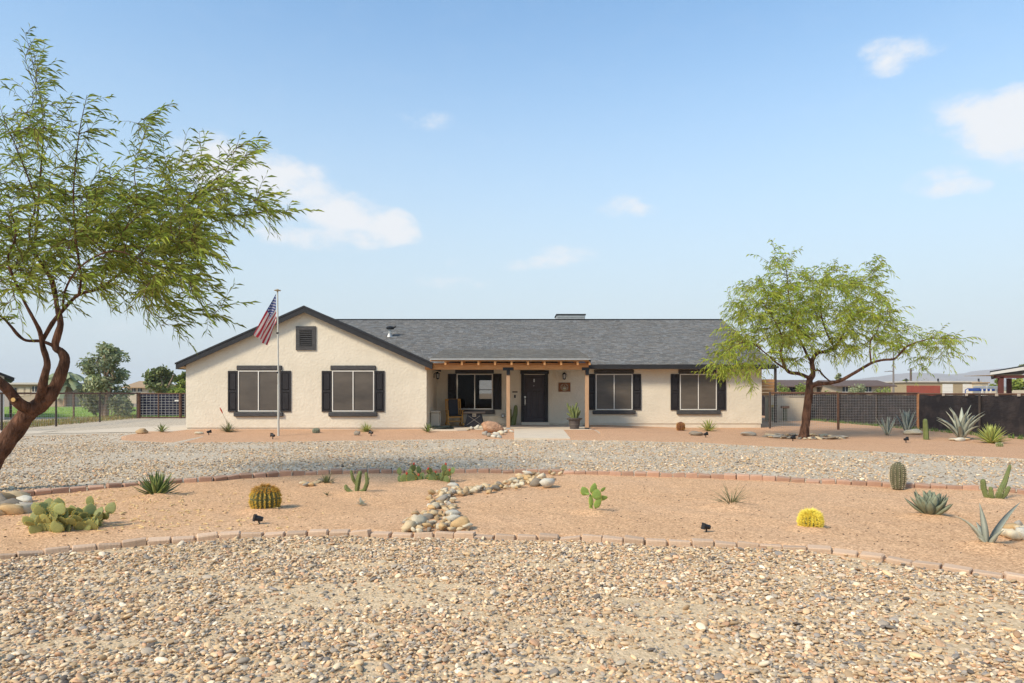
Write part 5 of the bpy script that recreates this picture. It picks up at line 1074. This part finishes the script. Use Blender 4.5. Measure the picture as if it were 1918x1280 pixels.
# ------------------------------------------------------------------ flag and flagpole
fp = G(521.5, 818); YF = fp.y; t = thing('flagpole', 'slim weathered white flagpole in front of the gable', 'flagpole', fp)
ht = P(519, 545, YF).z; M_POLE = mat('weathered_pole', (.56, .52, .44), (.44, .43, .38), 5, .6, .1)
MB().tube([fp - Vector((0, 0, .1)), (fp.x, YF, fp.z + 1.7), (fp.x - .0, YF, fp.z + 1.72), (fp.x - .03, YF, ht)], [.036, .034, .028, .022], 10).build('pole', M_POLE, t); MB().lathe([(.02, -.05), (.03, -.01), (.105, 0), (.11, .02), (.06, .035), (.02, .06), (.005, .07)], 18, (fp.x - .03, YF, ht)).build('solar_cap', mat('cap_tan', (.42, .34, .22), None, 5, .5), t)
for z in (2.1, 3.4): MB().tube([(fp.x - .03, YF, fp.z + z), (fp.x - .03, YF, fp.z + z + .05)], .04, 8).build('ring', M_BLACK, t)
def flag_mat():
    m = bpy.data.materials.new('flag_cloth'); m.use_nodes = True; nt = m.node_tree; L = nt.links.new; bs = nt.nodes['Principled BSDF']; bs.inputs['Roughness'].default_value = .8
    def M(op, a, b=None):
        n = nt.nodes.new('ShaderNodeMath'); n.operation = op
        for i, v in enumerate((a, b)):
            if v is None: continue
            if isinstance(v, (int, float)): n.inputs[i].default_value = v
            else: L(v, n.inputs[i])
        return n.outputs[0]
    uv = nt.nodes.new('ShaderNodeUVMap'); sp = nt.nodes.new('ShaderNodeSeparateXYZ'); L(uv.outputs[0], sp.inputs[0]); u, v = sp.outputs[0], sp.outputs[1]
    st = M('LESS_THAN', M('MODULO', M('FLOOR', M('MULTIPLY', v, 13)), 2), .5)   # red on even stripes, from the bottom
    can = M('MULTIPLY', M('LESS_THAN', u, .4), M('GREATER_THAN', v, 6 / 13))
    x = M('MULTIPLY', u, 30); y = M('MULTIPLY', M('SUBTRACT', v, 6 / 13), 130 / 7); rx, ry = M('ROUND', x), M('ROUND', y); par = M('LESS_THAN', M('MODULO', M('ADD', rx, ry), 2), .5)
    dx, dy = M('SUBTRACT', x, rx), M('SUBTRACT', y, ry); star = M('LESS_THAN', M('ADD', M('MULTIPLY', dx, dx), M('MULTIPLY', dy, dy)), .14); star = M('MULTIPLY', star, par)
    for q in (M('GREATER_THAN', rx, .5), M('LESS_THAN', rx, 11.5), M('GREATER_THAN', ry, .5), M('LESS_THAN', ry, 9.5)): star = M('MULTIPLY', star, q)
    def mix(f, a, b):
        n = nt.nodes.new('ShaderNodeMix'); n.data_type = 'RGBA'; L(f, n.inputs[0])
        for i, c in ((6, a), (7, b)):
            if isinstance(c, tuple): n.inputs[i].default_value = c
            else: L(c, n.inputs[i])
        return n.outputs[2]
    c = mix(st, (.68, .62, .56, 1), (.42, .035, .05, 1)); c = mix(can, c, mix(star, (.03, .045, .16, 1), (.7, .66, .62, 1))); L(c, bs.inputs['Base Color'])
    tb = nt.nodes.new('ShaderNodeBsdfTranslucent'); L(c, tb.inputs[0]); sh = nt.nodes.new('ShaderNodeMixShader'); sh.inputs[0].default_value = .3; L(bs.outputs[0], sh.inputs[1]); L(tb.outputs[0], sh.inputs[2]); L(sh.outputs[0], nt.nodes['Material Output'].inputs[0]); return m
nu, nv = 40, 24; m = MB(); a, b, c, d = P(516.6, 550.5, YF), P(517.6, 603.5, YF), P(478, 628, YF), P(499, 648, YF)
for i in range(nu + 1):
    for j in range(nv + 1):
        u, v = i / nu, j / nv; top = a.lerp(c, u); bot = b.lerp(d, u); sag = Vector((-.05 * math.sin(math.pi * u) * (1 - v), 0, 0)); p = bot.lerp(top, v) + sag
        ph = v * 9 + u * 2.0; amp = .10 * min(1, u * 2.2 + .05); p += Vector((.035 * math.sin(ph + 1) * u, amp * math.sin(ph) + .03 * math.sin(v * 21 + u * 5) * u, .02 * math.sin(ph * .7 + u * 6) * u)); m.v.append(tuple(p))
m.f = [(i * (nv + 1) + j, (i + 1) * (nv + 1) + j, (i + 1) * (nv + 1) + j + 1, i * (nv + 1) + j + 1) for i in range(nu) for j in range(nv)]
fl = m.build('flag', flag_mat(), smooth=True, fix=False); uvl = fl.data.uv_layers.new(name='UVMap')
for lp in fl.data.loops: i, j = divmod(lp.vertex_index, nv + 1); uvl.data[lp.index].uv = (i / nu, j / nv)
tag(fl, 'drooping stars and stripes flag hanging from the flagpole', 'flag')

# ------------------------------------------------------------------ porch furniture
M_YWOOD = mat('varnished_pine', (.52, .27, .06), (.40, .19, .04), 6, .5, .1, 20, stretch=(6, 6, .6))
M_VINYL = mat('black_cushion', (.022, .021, .026), None, 6, .5, .2, 10)
cy = 27.4; cb = Vector((P(851, 0, cy).x, cy, .149)); ch = thing('rocking_chair', 'varnished pine rocking chair with black cushions on the porch', 'chair', cb, rotz=R(14))
def lb(x0, x1, y0, y1, z0, z1, nm, m, b=.008, par=None, M4=None):
    q = MB(); q.cbox(x0, x1, y0, y1, z0, z1, b)
    if M4 is not None: q.v = [tuple(M4 @ Vector(v)) for v in q.v]
    me = q.mesh(nm, m); return link(nm, me, par or ch)
TB = Matrix.Translation((0, .22, .40)) @ Matrix.Rotation(R(-13), 4, 'X')
for s in (-1, 1):
    lb(s * .29 - .025, s * .29 + .025, -.03, .03, -.02, .72, 'back_post', M_YWOOD, M4=TB)
    lb(s * .29 - .025, s * .29 + .025, -.27, -.22, .07, .62, 'front_leg', M_YWOOD); lb(s * .29 - .025, s * .29 + .025, .18, .23, .07, .44, 'rear_leg', M_YWOOD); lb(s * .30 - .04, s * .30 + .04, -.33, .27, .62, .65, 'arm', M_YWOOD)
    q = MB(); n = 10; A_ = [(-.5 + 1.0 * k / n) for k in range(n + 1)]
    for y in A_:
        z = .012 + .30 * y * y
        for x in (s * .29 - .02, s * .29 + .02): q.v += [(x, y, z), (x, y, z + .055)]
    for k in range(n):
        o = k * 4; q.f += [(o, o + 1, o + 5, o + 4), (o + 2, o + 6, o + 7, o + 3), (o + 1, o + 3, o + 7, o + 5), (o, o + 4, o + 6, o + 2)]
    q.f += [(0, 2, 3, 1), (n * 4, n * 4 + 1, n * 4 + 3, n * 4 + 2)]; link('rocker', q.mesh('rocker', M_YWOOD), ch)
lb(-.27, .27, -.24, .24, .36, .41, 'seat', M_YWOOD); lb(-.26, .26, -.25, .22, .412, .47, 'seat_cushion', M_VINYL, .02); lb(-.265, .265, -.025, .025, .64, .72, 'top_rail', M_YWOOD, M4=TB); lb(-.265, .265, -.02, .02, .06, .1, 'back_rail', M_YWOOD, M4=TB); lb(-.19, .19, -.07, -.026, .06, .70, 'back_cushion', M_VINYL, .018, M4=TB)
for k in range(5): lb(-.22 + k * .11 - .02, -.22 + k * .11 + .02, -.01, .01, .1, .64, 'slat', M_YWOOD, .004, M4=TB)
lb(-.265, .265, -.26, -.23, .2, .24, 'stretcher', M_YWOOD)
ty = 27.4; tb_ = Vector((P(889, 0, ty).x, ty, .149)); M_TBL = mat('dark_brown_panel', (.050, .040, .040), (.036, .03, .03), 6, .6, .2, 20)
t = thing('patio_table', 'dark tapered side table with crossed straps and a pale wooden top', 'table', tb_)
q = MB(); w0, w1, h = .37, .27, .50; q.add([(-w0, -w0, .02), (w0, -w0, .02), (w0, w0, .02), (-w0, w0, .02), (-w1, -w1, h), (w1, -w1, h), (w1, w1, h), (-w1, w1, h)], [(0, 3, 2, 1), (4, 5, 6, 7), (0, 1, 5, 4), (1, 2, 6, 5), (2, 3, 7, 6), (3, 0, 4, 7)]); link('body', q.mesh('body', M_TBL), t)
lb(-.42, .42, -.34, .34, .53, .60, 'top', mat('grey_board_top', (.25, .20, .16), (.17, .14, .115), 8, .8, .3, 30), .012, t); lb(-.2, .2, -.2, .2, .50, .53, 'neck', M_TBL, .004, t)
def fy(z): return -(w0 + (w1 - w0) * (z - .02) / (h - .02)) - .004
for s in (-1, 1):
    q = MB(); q.tube([(-s * .31, fy(.06), .06), (s * .23, fy(.44), .44)], .010, 4); link('strap', q.mesh('strap', M_TIE), t)
for s in (-1, 1): q = MB(); q.tube([(s * .355, fy(.04), .04), (s * .268, fy(.49), .49)], .014, 4); link('corner_trim', q.mesh('corner_trim', M_BLACK), t)
lb(-.075, .075, fy(.44) - .03, fy(.44) + .01, .40, .54, 'control_plate', mat('pale_plate', (.52, .42, .30), None, 9, .5), .006, t); lb(-.04, -.01, fy(.44) - .045, fy(.44) - .028, .45, .48, 'knob', M_BLACK, .004, t); lb(.01, .04, fy(.44) - .045, fy(.44) - .028, .45, .48, 'knob', M_BLACK, .004, t)
# hose
M_HOSE = mat('black_green_hose', (.022, .032, .026), (.016, .022, .02), 8, .5); M_HOSEB = mat('beige_plastic', (.48, .42, .33), (.42, .37, .29), 4, .6)
hb = Vector((P(831, 804, 25.2).x, 25.0, .15)); q = MB(); pts = []
for k in range(150):
    a = k * .32; r = .26 + .06 * math.sin(k * .9) + .05 * noise.noise(Vector((k * .2, 0, 0))); pts.append(hb + Vector((r * 1.25 * math.cos(a), r * math.sin(a), .012 + .016 * (k // 20) + .008 * math.sin(k))))
pts += [hb + Vector((-.4, .2, .02)), hb + Vector((-.5, .7, .02)), Vector((XW + .2, 26.6, .17))]; q.tube(pts, .012, 5); o = q.build('garden_hose', M_HOSE, smooth=True, fix=False); tag(o, 'coiled dark garden hose lying on the pad by the porch', 'hose')
ry = 26.4; rb = Vector((XW + .22, ry, .148)); t = thing('hose_reel', 'beige hose reel box standing in the corner of the porch', 'hose reel', rb)
q = MB().cbox(rb.x - .2, rb.x + .14, ry, ry + .5, rb.z, rb.z + .58, .03); q.build('box', M_HOSEB, t); MB().tube([(rb.x - .03, ry + .25, rb.z + .60), (rb.x + .14, ry + .2, rb.z + .66), (rb.x + .18, ry + .12, rb.z + .5), (rb.x + .16, ry + .05, rb.z + .0)], .022, 8).build('hose_loop', M_HOSEB, t); MB().cbox(rb.x - .22, rb.x + .17, ry - .03, ry + .52, rb.z + .58, rb.z + .66, .02).build('lid', M_HOSEB, t)
# pot and cactus
py_ = 25.5; pb = Vector((P(1076, 0, py_).x, py_, .149)); t = thing('flower_pot', 'flared grey brown flower pot beside the right porch post', 'flower pot', pb); M_POT = mat('grey_brown_pot', (.105, .085, .075), (.075, .062, .055), 5, .7, .2, 30)
q = MB().lathe([(.165, 0), (.19, .16), (.215, .30), (.235, .36)], 24); link('pot_body', q.mesh('pot_body', M_POT, smooth=False), t); q = MB().lathe([(.24, .34), (.29, .365), (.295, .41), (.25, .415), (.23, .38)], 24, cap=False); link('pot_rim', q.mesh('pot_rim', M_POT), t); q = MB().lathe([(.187, .165), (.195, .17), (.197, .19), (.19, .195)], 24, cap=False); link('pot_band', q.mesh('pot_band', mat('pot_band_light', (.17, .145, .125), None, 5, .7)), t); q = MB().lathe([(.24, .36), (.01, .365)], 16); link('soil', q.mesh('soil', M_LITTER), t)
cb = pb + Vector((0, 0, .36)); s6 = lambda x, y, d=0: (780 + x / 5.641, 660 + y / 5.641, d)
arms('potted_cactus', 'bushy green many stemmed cactus growing in the grey brown pot', 'cactus', cb, py_, [
    ([s6(1655, 705), s6(1640, 650), s6(1612, 600), s6(1594, 545)], (.05, .05, .045, .03)), ([s6(1660, 705, -.05), s6(1650, 655, -.06), s6(1625, 625, -.08), s6(1622, 575, -.08)], (.045, .045, .04, .03)), ([s6(1668, 705), s6(1660, 640, .04), s6(1650, 570, .05)], (.05, .045, .03)),
    ([s6(1675, 705), s6(1682, 640), s6(1678, 590), s6(1693, 542)], (.055, .055, .05, .038)), ([s6(1682, 705, .05), s6(1700, 655, .06), s6(1722, 618, .06)], (.045, .05, .04)), ([s6(1650, 705, .05), s6(1625, 670, .08), s6(1597, 650, .1)], (.04, .04, .03)), ([s6(1665, 705, -.1), s6(1655, 660, -.12), s6(1640, 600, -.12)], (.04, .045, .03)), ([s6(1685, 705, -.08), s6(1690, 650, -.1), s6(1706, 590, -.1)], (.04, .045, .035)), ([s6(1690, 700, .02), s6(1712, 660, 0), s6(1728, 630, -.03)], (.04, .04, .03))], M_CAC, None)
# wall plaque with an aloe in a wreath
a_, b_ = wp(1046, 717, Y2), wp(1068.3, 734, Y2); cx, cz = (a_[0] + b_[0]) / 2, (a_[1] + b_[1]) / 2; t = thing('wall_plaque', 'rusty square plaque with a pale plant emblem right of the door', 'plaque', (cx, Y2, cz))
MB().box(a_[0], b_[0], Y2 - .03, Y2 - .002, b_[1], a_[1]).build('plate', M_RUST, t); M_EMB = mat('pale_emblem', (.55, .50, .38), (.42, .40, .3), 12, .6); M_EMG = mat('olive_emblem', (.30, .27, .08), None, 12, .6); q = MB()
for k in range(40):
    a = R(-250 + 320 * k / 39); r = .135 + .016 * (k % 2); c = Vector((cx + r * math.cos(a), Y2 - .034, cz + r * .95 * math.sin(a))); q.tube([c, c + Vector((.035 * math.cos(a + 1.2), -.004, .035 * math.sin(a + 1.2)))], [.011, .004], 4)
q.build('wreath', M_EMB, t, fix=False); q = MB()
for ang, l in ((0, .2), (-30, .19), (30, .19), (-60, .15), (60, .15), (-85, .1), (85, .1)): q.tube([(cx, Y2 - .035, cz - .08), (cx + l * .5 * math.sin(R(ang)), Y2 - .037, cz - .08 + l * .5 * math.cos(R(ang))), (cx + l * math.sin(R(ang)), Y2 - .035, cz - .08 + l * math.cos(R(ang)))], [.012, .014, .003], 4)
q.build('leaves', M_EMB, t, fix=False); MB().box(cx - .05, cx + .05, Y2 - .04, Y2 - .031, cz - .13, cz - .08).build('emblem_pot', M_EMG, t)

# ------------------------------------------------------------------ the neighbourhood beyond
M_TAN = mat('tan_wall', (.45, .36, .25), (.40, .32, .22), 1, .9); M_TANL = mat('light_tan_wall', (.56, .47, .34), (.5, .42, .3), 1, .9); M_BROOF = mat('brown_roof', (.15, .10, .08), (.11, .075, .06), 2, .9); M_REDW = mat('brick_red_wall', (.32, .075, .045), (.26, .06, .04), 1, .9); M_GWIN = mat('far_window_dark', (.05, .055, .06), None, 2, .2); M_ROOFL = mat('pale_roof', (.55, .50, .43), (.48, .44, .38), 2, .8); M_TROOF = mat('tan_roof', (.42, .28, .16), (.36, .24, .14), 2, .9)
def far_house(name, label, cat, px0, px1, peave, ptop, Y, wall, roof, openings=(), gable='front', depth=8, over=.4, turn=None):
    """ridge along X ('side') or towards the camera ('front'), or a flat roof; openings: (px0, px1, py0, py1, material, part name)"""
    x0, x1 = P(px0, 0, Y).x, P(px1, 0, Y).x; ze, zt = P(0, peave, Y).z, P(0, ptop, Y + (depth / 2 if gable == 'side' else 0)).z; t = thing(name, label, cat, ((x0 + x1) / 2 if turn is None else x1, Y, 0))
    if turn is not None: t.rotation_euler = (0, 0, R(turn))
    if gable == 'front':
        c = (x0 + x1) / 2; MB().prism([(x0, Y, -.1), (x1, Y, -.1), (x1, Y, ze), (c, Y, zt - .1), (x0, Y, ze)], (0, depth, 0)).build('wall', wall, t)
        k = (zt - ze) / (c - x0)
        for s in (-1, 1): e = (c - x0 + over); MB().prism([(c, Y - over, zt), (c + s * e, Y - over, zt - k * e), (c + s * e, Y - over, zt - k * e - .15), (c, Y - over, zt - .15)], (0, depth + 2 * over, 0)).build('roof', roof, t)
    elif gable == 'side':
        MB().prism([(x0, Y, -.1), (x0, Y + depth, -.1), (x0, Y + depth, ze), (x0, Y + depth / 2, zt - .1), (x0, Y, ze)], (x1 - x0, 0, 0)).build('wall', wall, t); k = (zt - ze) / (depth / 2)
        for s in (-1, 1): MB().prism([(x0 - over, Y + depth / 2, zt), (x0 - over, Y + depth / 2 + s * (depth / 2 + over), ze - k * over), (x0 - over, Y + depth / 2 + s * (depth / 2 + over), ze - k * over - .15), (x0 - over, Y + depth / 2, zt - .15)], (x1 - x0 + 2 * over, 0, 0)).build('roof', roof, t)
    else:
        MB().box(x0, x1, Y, Y + depth, -.1, ze).build('wall', wall, t); MB().box(x0 - over, x1 + over, Y - over, Y + depth + over, ze, zt).build('roof', roof, t)
    for i, (a, b, c, d, m, nm) in enumerate(openings):
        A, B = P(a, c, Y), P(b, d, Y); o = MB().box(A.x, B.x, Y - .05, Y + .02, max(B.z, 0), A.z).build(nm, m, t)
        if nm == 'window': MB().box(A.x - .06, B.x + .06, Y - .03, Y - .001, B.z - .08, B.z - .001).build('sill', M_WHITE, o); MB().box((A.x + B.x) / 2 - .03, (A.x + B.x) / 2 + .03, Y - .07, Y - .051, B.z, A.z).build('mullion', M_WHITE, o)
        elif nm == 'garage_door':
            for k in range(1, 4): z = max(B.z, 0) + (A.z - max(B.z, 0)) * k / 4; MB().box(A.x, B.x, Y - .06, Y - .051, z - .02, z + .02).build('groove', M_ROOFL, o)
    return t
far_house('neighbour_house', 'white neighbour house with a dark eave cut off at the left edge', 'house', -260, 8, 701, 640, 38, mat('off_white_wall', (.66, .62, .56), None, 1, .9), M_TRIM, (), 'front', 12, .45, 37)
far_house('far_house', 'low tan flat roofed house behind the leaning trunk', 'house', 18, 118, 720.5, 717, 80, M_TAN, M_ROOFL, ((23, 31, 727, 740, M_GWIN, 'window'), (35, 45, 726.5, 742, M_TANL, 'panel'), (61, 70, 724, 734, M_GWIN, 'window'), (49, 57, 726, 741, M_TANL, 'door'), (80, 90, 726, 736, M_GWIN, 'window')), 'flat', 9, .5)
far_house('far_house', 'tan roofed house half hidden behind the lawn tree', 'house', 238, 276, 724, 714, 105, M_TANL, M_TROOF, ((248, 254, 727, 734, M_GWIN, 'window'), (259, 266, 727, 734, M_GWIN, 'window')), 'side', 9, .6)
far_house('far_house', 'pale gabled house beside the eave at the left of the gable wall', 'house', 325, 372, 724, 714, 100, mat('off_white_wall', (.66, .62, .56), None, 1, .9), M_TROOF, ((334, 341, 727, 735, M_GWIN, 'window'),), 'front', 9, .6)
far_house('far_house', 'brown roofed house behind the leaves left of the yard tree trunk', 'house', 1458, 1530, 722, 712, 100, M_TAN, M_BROOF, ((1478, 1500, 724, 745, M_DARKIN, 'porch_shade_panel'), (1462, 1470, 726, 734, M_GWIN, 'window')), 'side', 9, .6)  # near-black panel on the solid wall paints in the porch's shade
far_house('far_house', 'long tan house with a brown roof and white gable end', 'house', 1568, 1668, 721.5, 712.5, 95, M_TAN, M_BROOF, ((1578, 1588, 725, 734, M_GWIN, 'window'), (1620, 1632, 725, 734, M_GWIN, 'window')), 'side', 9, .6)
t = far_house('garage_building', 'long tan metal garage with a red wall and two white doors', 'building', 1697, 1834, 716.5, 714, 120, mat('mustard_metal_wall', (.40, .31, .18), (.36, .28, .165), 1, .8), M_ROOFL, ((1698, 1761, 722.5, 748, M_REDW, 'red_wall'), (1765, 1784.5, 719.5, 748, M_WHITE, 'garage_door'), (1803, 1823.5, 719.5, 748, M_WHITE, 'garage_door')), 'flat', 14, .3)
for px in (1697, 1757, 1833): a = P(px, 0, 119.6); MB().box(a.x - .1, a.x + .1, 119.5, 119.7, P(0, 714, 119.6).z, P(0, 709.5, 119.6).z).build('vent_pipe', M_TRIM, t)
for k in range(24):
    a = P(1786 + k * 2.0, 0, 120).x
    if abs(a - P(1813, 0, 120).x) > .95: MB().box(a - .02, a + .02, 119.93, 119.999, .1, P(0, 717, 120).z).build('seam', M_TAN, t)
far_house('shed', 'small yellow tan block shed right of the garage building', 'shed', 1835, 1851, 718, 716, 118, M_TANL, M_TROOF, ((1839, 1846, 722, 745, M_TAN, 'door'),), 'flat', 5, .2)
t = thing('block_wall', 'tan block wall behind the ramada post', 'wall', P(1900, 737, 70)); t.location.z = 0; ORG[t.name] = Vector(t.location)
for x0, x1, z1, m in ((1850, 1899, 732.5, M_TANL), (1899.4, 1960, 731, M_TANL)): MB().box(P(x0, 0, 70).x, P(x1, 0, 70).x, 70, 70.2, 0, P(0, z1, 70).z).build('panel', m, t)
t = thing('metal_trailer', 'grey metal trailer roof behind the block wall', 'trailer', P(1880, 737, 78)); t.location.z = 0; ORG[t.name] = Vector(t.location); MB().cbox(P(1848, 0, 78).x, P(1912, 0, 78).x, 78, 80.4, .5, P(0, 723.5, 78).z, .1).build('body', M_GALV, t)
for px in (1860, 1900):
    c = P(px, 0, 78); MB().tube([(c.x, 77.95, .4), (c.x, 78.2, .4)], .4, 14).build('wheel', M_BLACK, t)
# ramada
t = thing('ramada', 'dark posted ramada with a pale edged flat roof at the right', 'ramada', (P(1890, 0, 40).x, 40, 0)); y = 40; x0, x1 = P(1854, 0, y).x, P(1985, 0, y).x
MB().prism([(x0, y, P(0, 698, y).z), (x1, y, P(0, 676, y).z), (x1, y, P(0, 673.5, y).z), (x0, y, P(0, 695.5, y).z)], (3.6, 5, -.3)).build('roof', M_TRIM, t)
MB().prism([(x0, y - .04, P(0, 702.5, y).z), (x1, y - .04, P(0, 684, y).z), (x1, y - .04, P(0, 676, y).z), (x0, y - .04, P(0, 697.8, y).z)], (.02, .03, 0)).build('fascia', M_WHITE, t)
MB().box(P(1868, 0, y).x, x1, y + .1, y + .3, P(0, 708.5, y).z, P(0, 703, y).z).build('beam', mat('red_brown_beam', (.13, .04, .03), None, 4, .7), t); MB().box(P(1858, 0, y).x, x1, y + .05, y + 2.5, P(0, 702.9, y).z, P(0, 702.4, y).z).build('ceiling', M_SOFF, t)
for px, yy_ in ((1874.5, 40.2), (1980, 40.2), (1890, 44.5)): MB().cbox(P(px, 0, yy_).x - .12, P(px, 0, yy_).x + .12, yy_ - .1, yy_ + .1, -.1, P(0, 706, 40).z, .01).build('post', mat('red_brown_beam', (.13, .04, .03), None, 4, .7), t)
# swing frame
M_BLUE = mat('blue_plastic', (.03, .08, .32), (.02, .06, .25), 6, .5); t = thing('play_frame', 'blue play frame with white splayed legs behind the screened fence', 'play frame', (P(1850, 0, 45).x, 45, 0)); y = 45
MB().cbox(P(1836, 0, y).x, P(1864, 0, y).x, y, y + 1.2, P(0, 733, y).z, P(0, 728.5, y).z, .03).build('canopy', M_BLUE, t)
for px, s in ((1840, 5), (1848, 5), (1856, 7), (1868, 7)):
    q = MB(); a = P(px, 729, y - .05)
    for d in (-s, s): q.tube([a, (P(px + d, 0, y).x, y - .05, 0 if False else P(0, 760, y).z)], .035, 6)
    q.build('leg', M_WHITE, t)
MB().tube([P(1808, 738, y), P(1808, 731, y), P(1812, 728.5, y), P(1836, 728, y)], .03, 6).build('hoop', M_BLUE, t); MB().tube([P(1808, 738, y), (P(1808, 0, y).x, y, 0)], .03, 6).build('leg', M_BLUE, t)
# timber stand at the end of the house
t = thing('timber_stand', 'stacked plank stand with a dark roof at the house end', 'shelter', (P(1441, 0, 34).x, 34, 0)); y = 34; x0, x1 = P(1424, 0, y).x, P(1450.5, 0, y).x
for k in range(5): MB().box(x0, x1, y, y + .06, P(0, 741 - k * 6.2, y).z, P(0, 735.6 - k * 6.2, y).z).build('plank', M_WOOD, t)
MB().box(P(1451, 0, y).x, P(1454.5, 0, y).x, y - .03, y + .1, 0, P(0, 686, y).z).build('post', M_PIPED, t); MB().box(x0, x0 + .1, y + .07, y + .2, 0, P(0, 700, y).z).build('post', M_PIPED, t); MB().box(x0 - .6, P(1456, 0, y).x, y - .2, y + 1.8, P(0, 690, y).z, P(0, 686.5, y).z).build('roof', M_TRIM, t)
# poles
M_UPOLE = mat('utility_pole', (.15, .11, .085), None, 3, .9); b = P(1673.5, 745, 110); b.z = 0; t = thing('light_pole', 'tall thin grey light pole rising beside the long tree branch', 'light pole', b); MB().tube([b, (b.x, 110, P(0, 659, 110).z)], [.16, .11], 8).build('pole', mat('grey_pole', (.22, .19, .17), None, 3, .7), t); MB().tube([P(1673.5, 696, 110), P(1667, 695.6, 110), P(1660, 696.3, 110)], .07, 6).build('arm', mat('grey_pole', (.22, .19, .17), None, 3, .7), t); MB().cbox(P(1657.5, 0, 110).x, P(1662, 0, 110).x, 109.8, 110.2, P(0, 697, 110).z, P(0, 695.4, 110).z, .04).build('lamp', M_GALV, t)
b = P(1706, 745, 150); b.z = 0; t = thing('utility_pole', 'short brown utility pole behind the red walled building', 'utility pole', b); MB().tube([b, (b.x, 150, P(0, 690, 150).z)], [.28, .2], 8).build('pole', M_UPOLE, t); MB().box(b.x - .7, b.x + .7, 149.9, 150.1, P(0, 694, 150).z, P(0, 692.8, 150).z).build('crossarm', M_UPOLE, t)
b = P(19.5, 745, 120); b.z = 0; t = thing('utility_pole', 'thin brown utility pole above the low tan house at the left', 'utility pole', b); MB().tube([b, (b.x, 120, P(0, 706, 120).z)], [.2, .14], 8).build('pole', M_UPOLE, t); MB().box(b.x - .8, b.x + .8, 119.9, 120.1, P(0, 709, 120).z, P(0, 708, 120).z).build('crossarm', M_UPOLE, t)
# mountains
M_MTN = mat('mountain_rock', (.30, .27, .25), (.24, .215, .205), .004, .95, .8, .02)
prof = [(1380, 737), (1450, 733), (1520, 724), (1560, 716), (1590, 712), (1640, 706), (1672, 701), (1700, 699), (1725, 700), (1760, 702), (1795, 702), (1815, 698), (1840, 693), (1870, 690.5), (1890, 692), (1918, 694), (1990, 698), (2100, 690), (2300, 705), (2600, 700), (2900, 720)]
q = MB(); YM = 2700; nx, ny = 150, 16
for i in range(nx + 1):
    px = 1380 + (2900 - 1380) * i / nx; h = max(0, P(0, interp(prof, px), YM).z)
    for j in range(ny + 1):
        v = j / ny; y = 2250 + 900 * v; s = math.sin(math.pi * min(1, v * 1.08)) ** 1.3 if v * 1.08 < 1 else 0; x = (px - HX) / F * YM
        q.v.append((x, y, -1 + (h + 1) * s * (1 + .0 * x) + h * .22 * s * (1 - s) * 4 * noise.fractal(Vector((x * .012, y * .012, 1)), .6, 2, 4) + (h * .035 * noise.noise(Vector((x * .03, y * .03, 1))) if s > .05 else 0)))
q.f = [(i * (ny + 1) + j, (i + 1) * (ny + 1) + j, (i + 1) * (ny + 1) + j + 1, i * (ny + 1) + j + 1) for i in range(nx) for j in range(ny)]
q.build('mountains', M_MTN, smooth=True, kind='structure', fix=False)
# the dusty air
def haze():
    m = bpy.data.materials.new('haze_air'); m.use_nodes = True; nt = m.node_tree; nt.nodes.clear(); o = nt.nodes.new('ShaderNodeOutputMaterial'); v = nt.nodes.new('ShaderNodeVolumePrincipled'); v.inputs['Color'].default_value = (.93, .95, .98, 1); v.inputs['Density'].default_value = .00016; v.inputs['Anisotropy'].default_value = -.15; nt.links.new(v.outputs[0], o.inputs['Volume'])
    MB().box(-3200, 3900, -60, 4300, -2.2, 150).build('haze', m, kind='stuff')
haze()

# what belongs together
GROUPS = {'agave': 'agaves planted round the yard', 'barrel cactus': 'barrel cacti in the beds', 'prickly pear': 'prickly pears in the bed', 'cactus': 'branching and column cacti', 'rock': 'single rocks in the house bed', 'stones': 'stone heaps and rings', 'shrub': 'shrubs beyond the fences', 'brick edging': 'brick edgings of the cactus bed', 'utility pole': 'utility poles in the distance', 'post': 'feeder posts in the pen'}
for o in list(bpy.data.objects):
    c = o.get('category')
    if c in GROUPS and not o.get('group'): o['group'] = GROUPS[c]
    elif c == 'tree' and o.location.y > 30: o['group'] = 'trees beyond the yard'
    elif c == 'house' and o.location.y > 60: o['group'] = 'houses in the distance'
    elif c in ('fence', 'gate'): o['group'] = 'fences round the yard'
